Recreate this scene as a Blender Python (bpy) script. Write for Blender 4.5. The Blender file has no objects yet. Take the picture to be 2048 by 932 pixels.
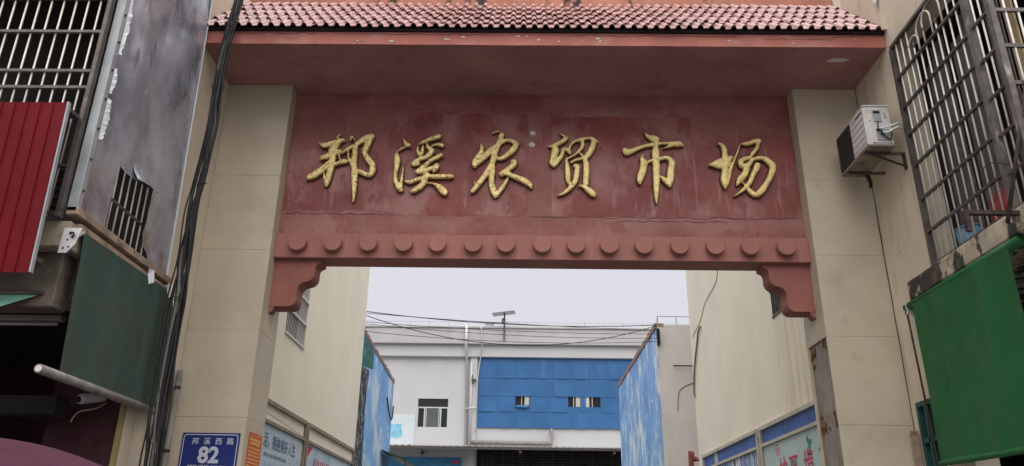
import bpy, bmesh, math, random
from math import radians, sin, cos, pi
from mathutils import Vector, Matrix, noise as mnoise
from mathutils.geometry import delaunay_2d_cdt

random.seed(7)
SC = bpy.context.scene
COL = SC.collection

# ---------------------------------------------------------------- camera, sky, sun, exposure
cd = bpy.data.cameras.new('camera')
cam = bpy.data.objects.new('camera', cd)
COL.objects.link(cam)
cd.sensor_width = 36.0
cd.lens = 27.462
cd.clip_start = 0.05
cd.clip_end = 500.0
_r = Vector((0.99987844, 0.00784132, 0.01347667))
_u = Vector((-0.00958415, -0.37266883, 0.92791491))
_f = Vector((-0.01229842, 0.92793128, 0.37254838))
m = Matrix.Identity(4)
for i in range(3):
    m[i][0] = _r[i]; m[i][1] = _u[i]; m[i][2] = -_f[i]
m[0][3], m[1][3], m[2][3] = -0.2289, -8.3345, 1.6
cam.matrix_world = m
SC.camera = cam

SUN_EL, SUN_AZ = radians(70), radians(3)     # sun behind the camera and a little to its right
w = bpy.data.worlds.new('World')
SC.world = w
w.use_nodes = True
nt = w.node_tree
bg = nt.nodes['Background']
sky = nt.nodes.new('ShaderNodeTexSky')
sky.sky_type = 'NISHITA'
sky.sun_disc = False
sky.sun_elevation = SUN_EL
sky.sun_rotation = pi - SUN_AZ
sky.air_density = 1.0
sky.dust_density = 6.0
hs = nt.nodes.new('ShaderNodeHueSaturation')
hs.inputs['Saturation'].default_value = 0.12
hs.inputs['Value'].default_value = 0.6
nt.links.new(sky.outputs[0], hs.inputs['Color'])
mx = nt.nodes.new('ShaderNodeMix'); mx.data_type = 'RGBA'
mx.inputs[0].default_value = 0.93                 # overcast: the cloud layer hides nearly all of the clear sky
mx.inputs[7].default_value = (2.72, 2.73, 3.0, 1)
nt.links.new(hs.outputs[0], mx.inputs[6])
nt.links.new(mx.outputs[2], bg.inputs['Color'])
bg.inputs['Strength'].default_value = 0.1

sd = bpy.data.lights.new('sun', 'SUN')
sun = bpy.data.objects.new('sun', sd)
COL.objects.link(sun)
sd.energy = 1.5
sd.angle = radians(95)
sd.color = (1.0, 0.965, 0.91)
sdir = Vector((sin(SUN_AZ) * cos(SUN_EL), -cos(SUN_AZ) * cos(SUN_EL), sin(SUN_EL)))
sun.rotation_euler = sdir.to_track_quat('Z', 'Y').to_euler()
sun.location = (3, -12, 20)

vs = SC.view_settings
vs.view_transform = 'Standard'
vs.look = 'None'
vs.exposure = 1.45
vs.gamma = 1.0
vs.use_curve_mapping = False

# ---------------------------------------------------------------- helpers
def link(o, parent=None):
    COL.objects.link(o)
    if parent is not None:
        o.parent = parent
    return o

def wloc(o):
    v = Vector((0, 0, 0))
    while o is not None:
        v += o.location
        o = o.parent
    return v

def tag(o, label=None, cat=None, group=None, kind=None):
    if label: o['label'] = label
    if cat: o['category'] = cat
    if group: o['group'] = group
    if kind: o['kind'] = kind
    return o

def thing(name, label, cat, loc, group=None):
    o = bpy.data.objects.new(name, None)
    o.empty_display_size = 0.1
    o.location = loc
    COL.objects.link(o)
    return tag(o, label, cat, group)

class MB:
    """collects geometry in world coordinates and links it as one mesh object"""
    def __init__(s):
        s.v = []; s.f = []
    def add(s, vs, fs):
        n = len(s.v)
        s.v += [tuple(q) for q in vs]
        s.f += [tuple(i + n for i in q) for q in fs]
        return s
    def box(s, x0, x1, y0, y1, z0, z1):
        if x0 > x1: x0, x1 = x1, x0
        if y0 > y1: y0, y1 = y1, y0
        if z0 > z1: z0, z1 = z1, z0
        v = [(x0,y0,z0),(x1,y0,z0),(x1,y1,z0),(x0,y1,z0),(x0,y0,z1),(x1,y0,z1),(x1,y1,z1),(x0,y1,z1)]
        return s.add(v, [(0,3,2,1),(4,5,6,7),(0,1,5,4),(1,2,6,5),(2,3,7,6),(3,0,4,7)])
    def prism(s, pts, axis, a, b):
        """polygon pts in the two other axes (in x,y,z order), extruded along axis from a to b"""
        def mk(p, t):
            return {'X': (t, p[0], p[1]), 'Y': (p[0], t, p[1]), 'Z': (p[0], p[1], t)}[axis]
        n = len(pts)
        v = [mk(p, a) for p in pts] + [mk(p, b) for p in pts]
        f = [tuple(range(n)), tuple(range(2*n-1, n-1, -1))]
        f += [(i, i+n, (i+1) % n + n, (i+1) % n) for i in range(n)]
        return s.add(v, f)
    def tube(s, pts, r, n=8, cap=True):
        pts = [Vector(p) for p in pts]
        rs = r if isinstance(r, (list, tuple)) else [r]*len(pts)
        v = []; f = []
        t0 = (pts[1]-pts[0]).normalized()
        up = Vector((0,0,1)) if abs(t0.z) < .9 else Vector((1,0,0))
        nrm = t0.cross(up).normalized()
        for i, p in enumerate(pts):
            if i == 0: t = pts[1]-pts[0]
            elif i == len(pts)-1: t = pts[-1]-pts[-2]
            else: t = pts[i+1]-pts[i-1]
            t.normalize()
            nrm = (nrm - t*nrm.dot(t)).normalized()
            b = t.cross(nrm)
            for k in range(n):
                a = 2*pi*k/n
                v.append(p + (nrm*cos(a)+b*sin(a))*rs[i])
        for i in range(len(pts)-1):
            for k in range(n):
                f.append((i*n+k, i*n+(k+1)%n, (i+1)*n+(k+1)%n, (i+1)*n+k))
        if cap:
            f.append(tuple(range(n-1, -1, -1)))
            f.append(tuple(range((len(pts)-1)*n, len(pts)*n)))
        return s.add(v, f)
    def build(s, name, mat, parent=None, smooth=False, bevel=0, fix=True):
        me = bpy.data.meshes.new(name)
        off = wloc(parent) if parent is not None else Vector((0,0,0))
        loc = Vector((0,0,0))
        if parent is None:
            xs = [q[0] for q in s.v]; ys = [q[1] for q in s.v]; zs = [q[2] for q in s.v]
            loc = Vector(((min(xs)+max(xs))/2, (min(ys)+max(ys))/2, min(zs)))
            off = loc
        me.from_pydata([(q[0]-off.x, q[1]-off.y, q[2]-off.z) for q in s.v], [], s.f)
        if fix or bevel:
            bm = bmesh.new(); bm.from_mesh(me)
            if fix: bmesh.ops.recalc_face_normals(bm, faces=bm.faces)
            if bevel:
                bmesh.ops.bevel(bm, geom=list(bm.edges), offset=bevel, segments=1, affect='EDGES', clamp_overlap=True)
            bm.to_mesh(me); bm.free()
        me.materials.append(mat)
        if smooth:
            me.polygons.foreach_set('use_smooth', [True]*len(me.polygons))
        o = bpy.data.objects.new(name, me)
        o.location = loc
        return link(o, parent)

def box(name, mat, parent, x0, x1, y0, y1, z0, z1, bevel=0):
    return MB().box(x0,x1,y0,y1,z0,z1).build(name, mat, parent, bevel=bevel)

def smoothline(pts, k=6):
    P = [Vector(p) for p in pts]
    if len(P) < 3:
        return [P[0].lerp(P[1], i/k) for i in range(k+1)]
    out = []
    for i in range(len(P)-1):
        p0 = P[i-1] if i else P[0]*2-P[1]
        p1, p2 = P[i], P[i+1]
        p3 = P[i+2] if i+2 < len(P) else P[-1]*2-P[-2]
        for j in range(k):
            t = j/k
            out.append(.5*((2*p1)+(p2-p0)*t+(2*p0-5*p1+4*p2-p3)*t*t+(3*p1-p0-3*p2+p3)*t**3))
    out.append(P[-1])
    return out

def sag(a, b, d, k=24):
    a, b = Vector(a), Vector(b)
    return [a.lerp(b, i/k) - Vector((0,0,d*4*(i/k)*(1-i/k))) for i in range(k+1)]

def text_geo(body, size, extrude=0.0, offset=0.0, align='LEFT'):
    cu = bpy.data.curves.new('t', 'FONT')
    cu.body = body; cu.size = size; cu.extrude = extrude; cu.offset = offset
    cu.align_x = align; cu.resolution_u = 3
    o = bpy.data.objects.new('t', cu)
    COL.objects.link(o)
    bpy.context.view_layer.update()
    dg = bpy.context.evaluated_depsgraph_get()
    me = bpy.data.meshes.new_from_object(o.evaluated_get(dg))
    v = [tuple(q.co) for q in me.vertices]; f = [tuple(p.vertices) for p in me.polygons]
    bpy.data.objects.remove(o); bpy.data.curves.remove(cu); bpy.data.meshes.remove(me)
    return v, f

def put_text(name, body, size, mat, parent, org, ux, uz, nrm, offset=0.0, align='LEFT', sx=1.0, rise=0.003):
    v, f = text_geo(body, size, 0.0, offset, align)
    org, ux, uz, nrm = Vector(org), Vector(ux), Vector(uz), Vector(nrm)
    b = MB(); b.add([org + ux*(q[0]*sx) + uz*q[1] + nrm*rise for q in v], f)
    return b.build(name, mat, parent, fix=False)

# ---------------------------------------------------------------- materials
MATS = {}
def mat(name, col, rough=.85, var=.10, vscale=2.5, bump=.12, bscale=35, metal=0.0, spec=.3, layers=(), trans=0.0, emit=0):
    """plain colour + broad tonal variation + layered stains (each a noise with its own stretch and threshold) + fine bump"""
    ma = bpy.data.materials.new(name); ma.use_nodes = True
    N, L = ma.node_tree.nodes, ma.node_tree.links
    bs = N['Principled BSDF']
    geo = N.new('ShaderNodeNewGeometry')
    def noise(scale, detail=5, stretch=(1,1,1), off=0.0, rough_=.55):
        mp = N.new('ShaderNodeMapping'); mp.inputs['Scale'].default_value = stretch
        mp.inputs['Location'].default_value = (off, off*1.7, off*.6)
        L.new(geo.outputs['Position'], mp.inputs['Vector'])
        n = N.new('ShaderNodeTexNoise'); n.inputs['Scale'].default_value = scale
        n.inputs['Detail'].default_value = detail; n.inputs['Roughness'].default_value = rough_
        L.new(mp.outputs[0], n.inputs['Vector'])
        return n.outputs['Fac']
    def ramp(src, lo, hi, a=0.0, b=1.0):
        r = N.new('ShaderNodeMapRange'); r.interpolation_type = 'SMOOTHSTEP'
        for i, q in enumerate((lo, hi, a, b)): r.inputs[i+1].default_value = q
        L.new(src, r.inputs[0]); return r.outputs[0]
    def mul(a, b):
        q = N.new('ShaderNodeMath'); q.operation = 'MULTIPLY'
        L.new(a, q.inputs[0])
        if isinstance(b, float): q.inputs[1].default_value = b
        else: L.new(b, q.inputs[1])
        return q.outputs[0]
    d = [max(0, c*(1-var)) for c in col]; u = [min(1, c*(1+var)) for c in col]
    mix = N.new('ShaderNodeMix'); mix.data_type = 'RGBA'
    mix.inputs[6].default_value = (*d, 1); mix.inputs[7].default_value = (*u, 1)
    L.new(ramp(noise(vscale, 6), .3, .7), mix.inputs[0])
    cur = mix.outputs[2]
    sep = None
    for i, ly in enumerate(layers):
        fac = ramp(noise(ly.get('scale', 3), ly.get('detail', 6), ly.get('stretch', (1,1,1)), 3.1*(i+1)+ly.get('off', 0), ly.get('nr', .6)),
                   ly.get('lo', .5), ly.get('hi', .6))
        for ax, rng in ly.get('range', {}).items():
            if sep is None:
                sep = N.new('ShaderNodeSeparateXYZ'); L.new(geo.outputs['Position'], sep.inputs[0])
            fac = mul(fac, ramp(sep.outputs[ax], rng[0], rng[1]))
        fac = mul(fac, float(ly.get('amt', 1.0)))
        mm = N.new('ShaderNodeMix'); mm.data_type = 'RGBA'
        L.new(fac, mm.inputs[0]); L.new(cur, mm.inputs[6])
        mm.inputs[7].default_value = (*ly['col'], 1)
        cur = mm.outputs[2]
    L.new(cur, bs.inputs['Base Color'])
    rr = ramp(noise(vscale*4, 4, off=9.3), .3, .7, max(.05, rough-.1), min(1, rough+.1))
    L.new(rr, bs.inputs['Roughness'])
    bs.inputs['Metallic'].default_value = metal
    bs.inputs['Specular IOR Level'].default_value = spec
    if trans:
        bs.inputs['Transmission Weight'].default_value = trans
    if bump:
        bn = N.new('ShaderNodeBump'); bn.inputs['Strength'].default_value = bump; bn.inputs['Distance'].default_value = .02
        L.new(noise(bscale, 5), bn.inputs['Height']); L.new(bn.outputs[0], bs.inputs['Normal'])
    MATS[name] = ma
    return ma

dirt = (.09, .075, .06)
red_wall = mat('red_wall_paint', (.265, .098, .085), rough=.6, var=.12, vscale=1.4, bump=.10, layers=[
    dict(col=(.37, .185, .165), scale=.9, stretch=(1, 1, 1.2), lo=.40, hi=.66, amt=.7),
    dict(col=(.235, .058, .053), scale=1.9, stretch=(.7, 1, 1.1), lo=.53, hi=.60, amt=.6, off=2),
    dict(col=(.40, .21, .19), scale=5, stretch=(3, 1, .3), lo=.58, hi=.70, amt=.4),
    dict(col=(.23, .06, .055), scale=7, stretch=(2.2, 1, .5), lo=.60, hi=.67, amt=.5),
    dict(col=(.14, .055, .05), scale=14, lo=.69, hi=.73, amt=.5)])
red_beam = mat('red_beam_paint', (.34, .145, .118), rough=.7, var=.07, vscale=2, bump=.06, layers=[
    dict(col=(.42, .19, .165), scale=4, stretch=(3, 1, .4), lo=.55, hi=.7, amt=.5)])
red_corbel = mat('red_corbel_paint', (.29, .11, .088), rough=.7, var=.08, vscale=3, bump=.06)
red_soffit = mat('red_soffit_paint', (.35, .19, .185), rough=.75, var=.14, vscale=1.2, bump=.08, layers=[
    dict(col=(.40, .235, .225), scale=1.2, lo=.55, hi=.7, amt=.4),
    dict(col=(.31, .135, .13), scale=2.4, lo=.55, hi=.6, amt=.6),
    dict(col=(.16, .07, .07), scale=14, lo=.70, hi=.74, amt=.5)])
red_fascia = mat('red_fascia_paint', (.44, .155, .12), rough=.7, var=.12, vscale=2.2, bump=.12, layers=[
    dict(col=(.52, .25, .22), scale=4, stretch=(.6, 1, 1), lo=.5, hi=.66, amt=.6),
    dict(col=(.24, .10, .09), scale=7, stretch=(.4, 1, 2.2), lo=.62, hi=.70, amt=.7),
    dict(col=(.68, .58, .52), scale=18, stretch=(.5, 1, 1), lo=.705, hi=.73, amt=.9)])
parapet_m = mat('orange_parapet_paint', (.47, .20, .14), rough=.8, var=.12, bump=.15, layers=[
    dict(col=(.56, .30, .24), scale=5, stretch=(1, 1, .5), lo=.52, hi=.7, amt=.5),
    dict(col=(.025, .02, .02), scale=1.6, stretch=(1, 1, .6), lo=.585, hi=.64, amt=.95),
    dict(col=(.06, .045, .04), scale=9, stretch=(1, 1, .4), lo=.6, hi=.68, amt=.8)])
patch_m = mat('repainted_dark_red_patch', (.235, .068, .060), rough=.55, var=.12, vscale=1.8, bump=.10, layers=[
    dict(col=(.36, .18, .16), scale=1.3, stretch=(1.2, 1, .9), lo=.46, hi=.62, amt=.75),
    dict(col=(.39, .205, .185), scale=4, stretch=(2.4, 1, .35), lo=.56, hi=.66, amt=.55),
    dict(col=(.20, .045, .042), scale=3.4, stretch=(1.4, 1, .8), lo=.56, hi=.60, amt=.6),
    dict(col=(.12, .05, .045), scale=15, lo=.69, hi=.73, amt=.5)])
tile_m = mat('glazed_red_tile', (.50, .275, .255), rough=.22, var=.16, vscale=3.2, bump=.04, spec=1.0, layers=[
    dict(col=(.54, .34, .32), scale=1.1, lo=.42, hi=.62, amt=.55),
    dict(col=(.13, .06, .05), scale=11, lo=.62, hi=.70, amt=.55)])
tilebed_m = mat('black_tile_bed', (.035, .028, .028), rough=.9, var=.3)
stone_m = mat('beige_stone_panel', (.49, .42, .315), rough=.55, var=.08, vscale=1.6, bump=.05, spec=.35, layers=[
    dict(col=(.53, .465, .36), scale=2.2, lo=.5, hi=.7, amt=.5),
    dict(col=(.30, .235, .15), scale=5, stretch=(1, 1, .8), lo=.58, hi=.75, amt=.3),
    dict(col=(.20, .15, .10), scale=16, lo=.70, hi=.74, amt=.5)])
bare_m = mat('bare_grey_concrete', (.25, .215, .18), rough=.9, var=.2, vscale=4, bump=.3, layers=[
    dict(col=(.36, .32, .28), scale=4, stretch=(3, 3, .4), lo=.5, hi=.65, amt=.6),
    dict(col=(.08, .055, .035), scale=5, stretch=(4, 4, .4), lo=.62, hi=.7, amt=.7)])
glue_m = mat('brown_adhesive', (.15, .085, .035), rough=.8, var=.4, vscale=20, bump=.5)
joint_m = mat('dark_joint', (.06, .05, .04), rough=.95)
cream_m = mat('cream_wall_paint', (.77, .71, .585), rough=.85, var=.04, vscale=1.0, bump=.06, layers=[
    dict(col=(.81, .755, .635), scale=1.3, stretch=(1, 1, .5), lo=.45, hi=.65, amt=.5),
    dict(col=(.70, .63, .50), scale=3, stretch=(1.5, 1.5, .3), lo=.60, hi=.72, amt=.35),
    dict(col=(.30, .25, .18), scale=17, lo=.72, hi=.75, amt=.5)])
creamr_m = mat('cream_wall_paint_rust_streaked', (.77, .71, .585), rough=.85, var=.04, vscale=1.0, bump=.06, layers=[
    dict(col=(.81, .755, .635), scale=1.3, stretch=(1, 1, .5), lo=.45, hi=.65, amt=.5),
    dict(col=(.50, .36, .14), scale=3.5, stretch=(1, 3, .10), lo=.47, hi=.65, amt=.5, range={'Y': (4.1, 3.85), 'Z': (5.1, 5.0)}),
    dict(col=(.40, .27, .10), scale=7, stretch=(1, 3, .06), lo=.56, hi=.64, amt=.5, range={'Y': (4.1, 3.9), 'Z': (5.1, 5.0)}),
    dict(col=(.70, .63, .50), scale=3, stretch=(1.5, 1.5, .3), lo=.60, hi=.72, amt=.35)])
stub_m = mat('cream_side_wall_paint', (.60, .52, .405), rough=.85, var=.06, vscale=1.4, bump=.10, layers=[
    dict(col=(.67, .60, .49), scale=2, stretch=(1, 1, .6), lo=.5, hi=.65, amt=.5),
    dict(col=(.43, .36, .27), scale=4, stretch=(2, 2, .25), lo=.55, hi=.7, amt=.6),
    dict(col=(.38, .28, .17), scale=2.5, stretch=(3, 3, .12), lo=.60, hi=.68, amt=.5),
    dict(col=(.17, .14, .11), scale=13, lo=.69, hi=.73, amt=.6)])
ledge_m = mat('mouldy_concrete', (.42, .36, .27), rough=.95, var=.18, vscale=6, bump=.4, bscale=22, layers=[
    dict(col=(.03, .028, .025), scale=4, stretch=(1, 1, .6), lo=.49, hi=.55, amt=.95),
    dict(col=(.16, .12, .08), scale=9, lo=.55, hi=.65, amt=.6)])
conc_m = mat('shaded_concrete', (.34, .29, .22), rough=.95, var=.15, vscale=4, bump=.2, layers=[
    dict(col=dirt, scale=4, lo=.55, hi=.68, amt=.6)])
ground_m = mat('grey_paving', (.14, .135, .13), rough=.95, var=.15, vscale=.8, bump=.2)
room_m = mat('painted_room_gloom', (.024, .019, .018), rough=.95, var=.25, vscale=1.5)  # near-black: the gloom of unlit rooms is put into the colour
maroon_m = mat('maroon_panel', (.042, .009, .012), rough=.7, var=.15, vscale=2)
yellow_m = mat('yellow_edge_paint', (.27, .215, .085), rough=.8, var=.15)
white_m = mat('white_wall_render', (.57, .565, .565), rough=.9, var=.03, vscale=.5, bump=.05, bscale=12, layers=[
    dict(col=(.51, .495, .48), scale=.9, stretch=(1, 1, .25), lo=.52, hi=.7, amt=.5),
    dict(col=(.42, .395, .37), scale=3, stretch=(1.5, 1, .12), lo=.62, hi=.72, amt=.35)])
whitegrey_m = mat('grey_white_render', (.60, .575, .55), rough=.9, var=.05, vscale=1.0, bump=.08, layers=[
    dict(col=(.47, .44, .41), scale=1.6, stretch=(1, 1, .3), lo=.52, hi=.7, amt=.5),
    dict(col=(.32, .30, .27), scale=10, lo=.7, hi=.73, amt=.4)])
parwhite_m = mat('weathered_parapet_render', (.50, .49, .485), rough=.9, var=.06, vscale=1, bump=.06, layers=[
    dict(col=(.36, .345, .33), scale=2, stretch=(.5, 1, .5), lo=.55, hi=.75, amt=.45)])
bluepanel_m = mat('blue_sheet_cladding', (.030, .13, .315), rough=.5, var=.10, vscale=1.1, bump=.05, spec=.35, layers=[
    dict(col=(.08, .19, .36), scale=2.2, stretch=(1.4, 1, .2), lo=.55, hi=.72, amt=.6),
    dict(col=(.03, .085, .22), scale=3, stretch=(1, 1, .4), lo=.6, hi=.7, amt=.5)])
mural_m = mat('flaking_blue_mural', (.19, .355, .64), rough=.75, var=.15, vscale=.9, bump=.15, layers=[
    dict(col=(.26, .46, .78), scale=.8, lo=.45, hi=.62, amt=.7),
    dict(col=(.62, .70, .70), scale=2.2, stretch=(1, .30, .22), lo=.51, hi=.60, amt=.75, nr=.7),
    dict(col=(.74, .79, .80), scale=3.6, stretch=(1, .42, .16), lo=.56, hi=.61, amt=.85, nr=.7),
    dict(col=(.74, .79, .82), scale=5, stretch=(1, .5, .8), lo=.63, hi=.67, amt=.7),
    dict(col=(.40, .62, .66), scale=1.3, lo=.5, hi=.62, amt=.7, range={'Z': (4.9, 4.2)}),
    dict(col=(.05, .09, .16), scale=6, lo=.68, hi=.72, amt=.6)])
muralgreen_m = mat('dark_green_mural_paint', (.025, .14, .12), rough=.7, var=.2, layers=[
    dict(col=(.55, .62, .60), scale=4, stretch=(2, 2, .5), lo=.62, hi=.68, amt=.8)])
muralblack_m = mat('black_peeling_mural_edge', (.04, .045, .05), rough=.8, var=.3, layers=[
    dict(col=(.55, .60, .62), scale=7, stretch=(2, 2, .7), lo=.56, hi=.62, amt=.85)])
brick_m = mat('bare_brick_coping', (.33, .22, .17), rough=.95, var=.25, vscale=8, bump=.5, layers=[
    dict(col=(.14, .10, .09), scale=12, lo=.5, hi=.6, amt=.6)])
black_m = mat('black_cable_sheath', (.018, .017, .018), rough=.5, var=.2, bump=0)
greycable_m = mat('grey_cable_sheath', (.16, .15, .14), rough=.6, var=.2, bump=0)
steel_m = mat('brushed_stainless', (.62, .58, .53), rough=.5, var=.10, vscale=6, bump=.0, metal=.25, spec=.5)
rail_m = mat('dull_steel_rail', (.13, .115, .105), rough=.5, var=.25, vscale=6, bump=.08, metal=.55, layers=[
    dict(col=(.09, .06, .045), scale=8, lo=.55, hi=.68, amt=.7)])
rust_m = mat('rusty_iron', (.055, .036, .030), rough=.8, var=.4, vscale=9, bump=.3, metal=.2)
alu_m = mat('white_aluminium', (.60, .60, .60), rough=.4, var=.05, metal=.2, bump=.02)
galv_m = mat('crumpled_galvanised_sheet', (.40, .41, .46), rough=.29, var=.25, vscale=1.1, bump=.12, bscale=7, metal=.5, spec=.5, layers=[
    dict(col=(.15, .155, .195), scale=1.3, stretch=(1, 1, .7), lo=.46, hi=.66, amt=.8),
    dict(col=(.50, .53, .60), scale=1.7, stretch=(1, 1.3, .8), lo=.52, hi=.72, amt=.75),
    dict(col=(.62, .66, .72), scale=5, stretch=(1, 2.4, .8), lo=.60, hi=.70, amt=.6),
    dict(col=(.06, .07, .10), scale=3.2, stretch=(1, 3, .5), lo=.60, hi=.70, amt=.6),
    dict(col=(.20, .125, .07), scale=2.2, lo=.46, hi=.66, amt=.7, range={'Z': (4.8, 4.25)}),
    dict(col=(.05, .03, .02), scale=9, lo=.64, hi=.70, amt=.7, range={'Z': (4.7, 4.2)})])
trim_m = mat('pale_metal_trim', (.36, .375, .39), rough=.5, var=.12, vscale=5, metal=.3, bump=.05)
tape_m = mat('torn_white_film', (.72, .76, .78), rough=.6, var=.1, bump=.3)
tan_m = mat('rusty_tan_angle', (.30, .22, .16), rough=.8, var=.25, vscale=6, bump=.2, layers=[
    dict(col=(.09, .05, .03), scale=8, lo=.55, hi=.65, amt=.7)])
redsheet_m = mat('red_corrugated_sheet', (.15, .004, .009), rough=.6, var=.10, vscale=2, bump=.03, spec=.15, layers=[
    dict(col=(.10, .006, .009), scale=3, stretch=(2, 2, .4), lo=.55, hi=.7, amt=.5)])
lgreen_m = mat('faded_green_canvas', (.043, .073, .058), rough=.85, var=.10, vscale=1.5, bump=.12, bscale=90, layers=[
    dict(col=(.060, .060, .044), scale=1.1, lo=.45, hi=.62, amt=.6),
    dict(col=(.04, .10, .085), scale=3, stretch=(1, 3, .3), lo=.5, hi=.7, amt=.6)])
rgreen_m = mat('bright_green_canvas', (.010, .105, .030), rough=.6, var=.08, vscale=1.5, bump=.06, bscale=90, spec=.35, layers=[
    dict(col=(.013, .082, .033), scale=1.6, stretch=(1, 1.5, .6), lo=.5, hi=.7, amt=.6)])
pipe_m = mat('dirty_white_pipe', (.30, .27, .245), rough=.55, var=.18, vscale=8, bump=.1, layers=[
    dict(col=(.20, .16, .12), scale=6, lo=.56, hi=.68, amt=.6)])
pink_m = mat('pink_parasol_cloth', (.065, .016, .034), rough=.9, var=.08, vscale=3, bump=.1)
mint_m = mat('mint_cloth', (.22, .46, .36), rough=.8, var=.08)
acwhite_m = mat('aged_white_casing', (.62, .58, .55), rough=.5, var=.06, vscale=6, bump=.03, layers=[
    dict(col=(.38, .33, .28), scale=5, lo=.58, hi=.72, amt=.5)])
acgrille_m = mat('dark_coil_grille', (.045, .042, .04), rough=.6, var=.3, vscale=12)
acbase_m = mat('stained_base_pan', (.24, .20, .17), rough=.7, var=.25, vscale=7, layers=[
    dict(col=(.07, .05, .04), scale=9, lo=.58, hi=.64, amt=.7)])
gold_m = mat('worn_gilding', (.86, .665, .27), rough=.40, var=.15, vscale=14, bump=.5, bscale=45, metal=.25, spec=.5, layers=[
    dict(col=(.86, .74, .40), scale=16, lo=.5, hi=.66, amt=.6),
    dict(col=(.20, .10, .03), scale=24, lo=.52, hi=.62, amt=.75, range={'X': (1.6, -1.2)}),
    dict(col=(.10, .05, .02), scale=38, stretch=(1, 1, .6), lo=.62, hi=.67, amt=.8)])
backing_m = mat('brown_letter_body', (.10, .055, .025), rough=.7, var=.3, vscale=12, bump=.4)
plate_m = mat('blue_enamel_plate', (.010, .022, .155), rough=.4, var=.04, bump=0, spec=.4)
plateink_m = mat('pale_reflective_print', (.50, .52, .58), rough=.5, var=.03, bump=0)
redpaper_m = mat('red_notice_paper', (.55, .10, .06), rough=.7, var=.08)
yellowink_m = mat('yellow_print', (.65, .42, .10), rough=.7, var=.05, bump=0)
frame_m = mat('brown_board_frame', (.27, .22, .16), rough=.6, var=.2, vscale=5, layers=[
    dict(col=(.10, .07, .05), scale=6, lo=.58, hi=.68, amt=.6)])
palef_m = mat('pale_board_frame', (.50, .46, .38), rough=.6, var=.12, vscale=5, layers=[
    dict(col=(.20, .17, .13), scale=6, lo=.58, hi=.68, amt=.6)])
poster_m = mat('pale_blue_poster', (.50, .60, .66), rough=.35, var=.10, vscale=2.5, bump=0, layers=[
    dict(col=(.26, .48, .66), scale=1.2, lo=.5, hi=.62, amt=.6)])
posterr_m = mat('pale_green_poster', (.46, .58, .55), rough=.4, var=.06, vscale=2, bump=0)
header_m = mat('blue_header_panel', (.055, .12, .36), rough=.55, var=.15, vscale=3, layers=[
    dict(col=(.13, .22, .45), scale=4, stretch=(1, 2, .5), lo=.55, hi=.68, amt=.6),
    dict(col=(.02, .035, .09), scale=6, lo=.6, hi=.7, amt=.5)])
tornposter_m = mat('peeling_blue_poster', (.16, .26, .48), rough=.6, var=.2, vscale=6, layers=[
    dict(col=(.70, .72, .74), scale=3.5, stretch=(1, 3, .6), lo=.5, hi=.56, amt=.95),
    dict(col=(.10, .08, .07), scale=4, stretch=(1, 2, .5), lo=.55, hi=.6, amt=.8)])
ink_m = mat('dark_blue_print', (.06, .12, .24), rough=.5, bump=0)
greyink_m = mat('grey_print', (.14, .18, .20), rough=.5, bump=0)
redink_m = mat('red_print', (.50, .05, .09), rough=.5, bump=0)
pinkink_m = mat('pink_outline_print', (.62, .50, .52), rough=.5, bump=0)
greenink_m = mat('green_print', (.04, .26, .20), rough=.5, bump=0)
tealframe_m = mat('dark_teal_paint', (.02, .065, .06), rough=.5, var=.2)
glass_m = mat('dark_window_glass', (.02, .024, .026), rough=.12, var=.1, bump=0, spec=.5)
pane_m = mat('grey_window_pane', (.10, .12, .12), rough=.15, var=.1, bump=0, spec=.5)
blind_m = mat('pale_curtain_cloth', (.55, .52, .47), rough=.9, var=.1)
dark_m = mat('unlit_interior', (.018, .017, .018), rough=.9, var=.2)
corr_m = mat('grey_weathered_sheet', (.10, .09, .088), rough=.55, var=.2, vscale=3, metal=.2, layers=[
    dict(col=(.09, .075, .07), scale=3, stretch=(1, 4, .3), lo=.5, hi=.65, amt=.7),
    dict(col=(.24, .215, .21), scale=5, lo=.6, hi=.68, amt=.4)])
ply_m = mat('plywood', (.36, .27, .16), rough=.8, var=.15)
bucket_m = mat('blue_plastic', (.12, .25, .36), rough=.5, bump=0)
redcloth_m = mat('red_cloth', (.30, .05, .05), rough=.85, var=.2)
rustred_m = mat('red_oxide_pipe', (.22, .06, .05), rough=.7, var=.2)
canopy_m = mat('grey_corrugated_canopy', (.36, .36, .36), rough=.5, var=.1, metal=.3)
bannerblue_m = mat('blue_shop_banner', (.035, .19, .36), rough=.5, var=.12, vscale=2, layers=[
    dict(col=(.05, .28, .45), scale=2.2, lo=.5, hi=.6, amt=.7)])
whiteposter_m = mat('pale_vinyl_poster', (.62, .68, .70), rough=.4, var=.05)
aquaink_m = mat('aqua_print', (.25, .55, .70), rough=.4, var=.15, vscale=5, bump=0)
solar_m = mat('solar_cells', (.16, .17, .20), rough=.25, bump=0)
lampred_m = mat('red_sign_box', (.20, .018, .02), rough=.5)
lampyel_m = mat('yellow_sign_panel', (.70, .35, .03), rough=.5)
white_paint_m = mat('white_camera_shell', (.50, .47, .47), rough=.4, bump=0)

lintel_m = mat('shade_toned_lintel_concrete', (.15, .125, .10), rough=.95, var=.2, vscale=3, layers=[  # shade cast by the red sheet is put into this dark base
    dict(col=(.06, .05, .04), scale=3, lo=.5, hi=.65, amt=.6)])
post_m = mat('grey_painted_post', (.15, .13, .12), rough=.6, var=.3, vscale=7, metal=.2, layers=[
    dict(col=(.40, .36, .33), scale=9, stretch=(1, 1, .3), lo=.58, hi=.66, amt=.7)])

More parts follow.
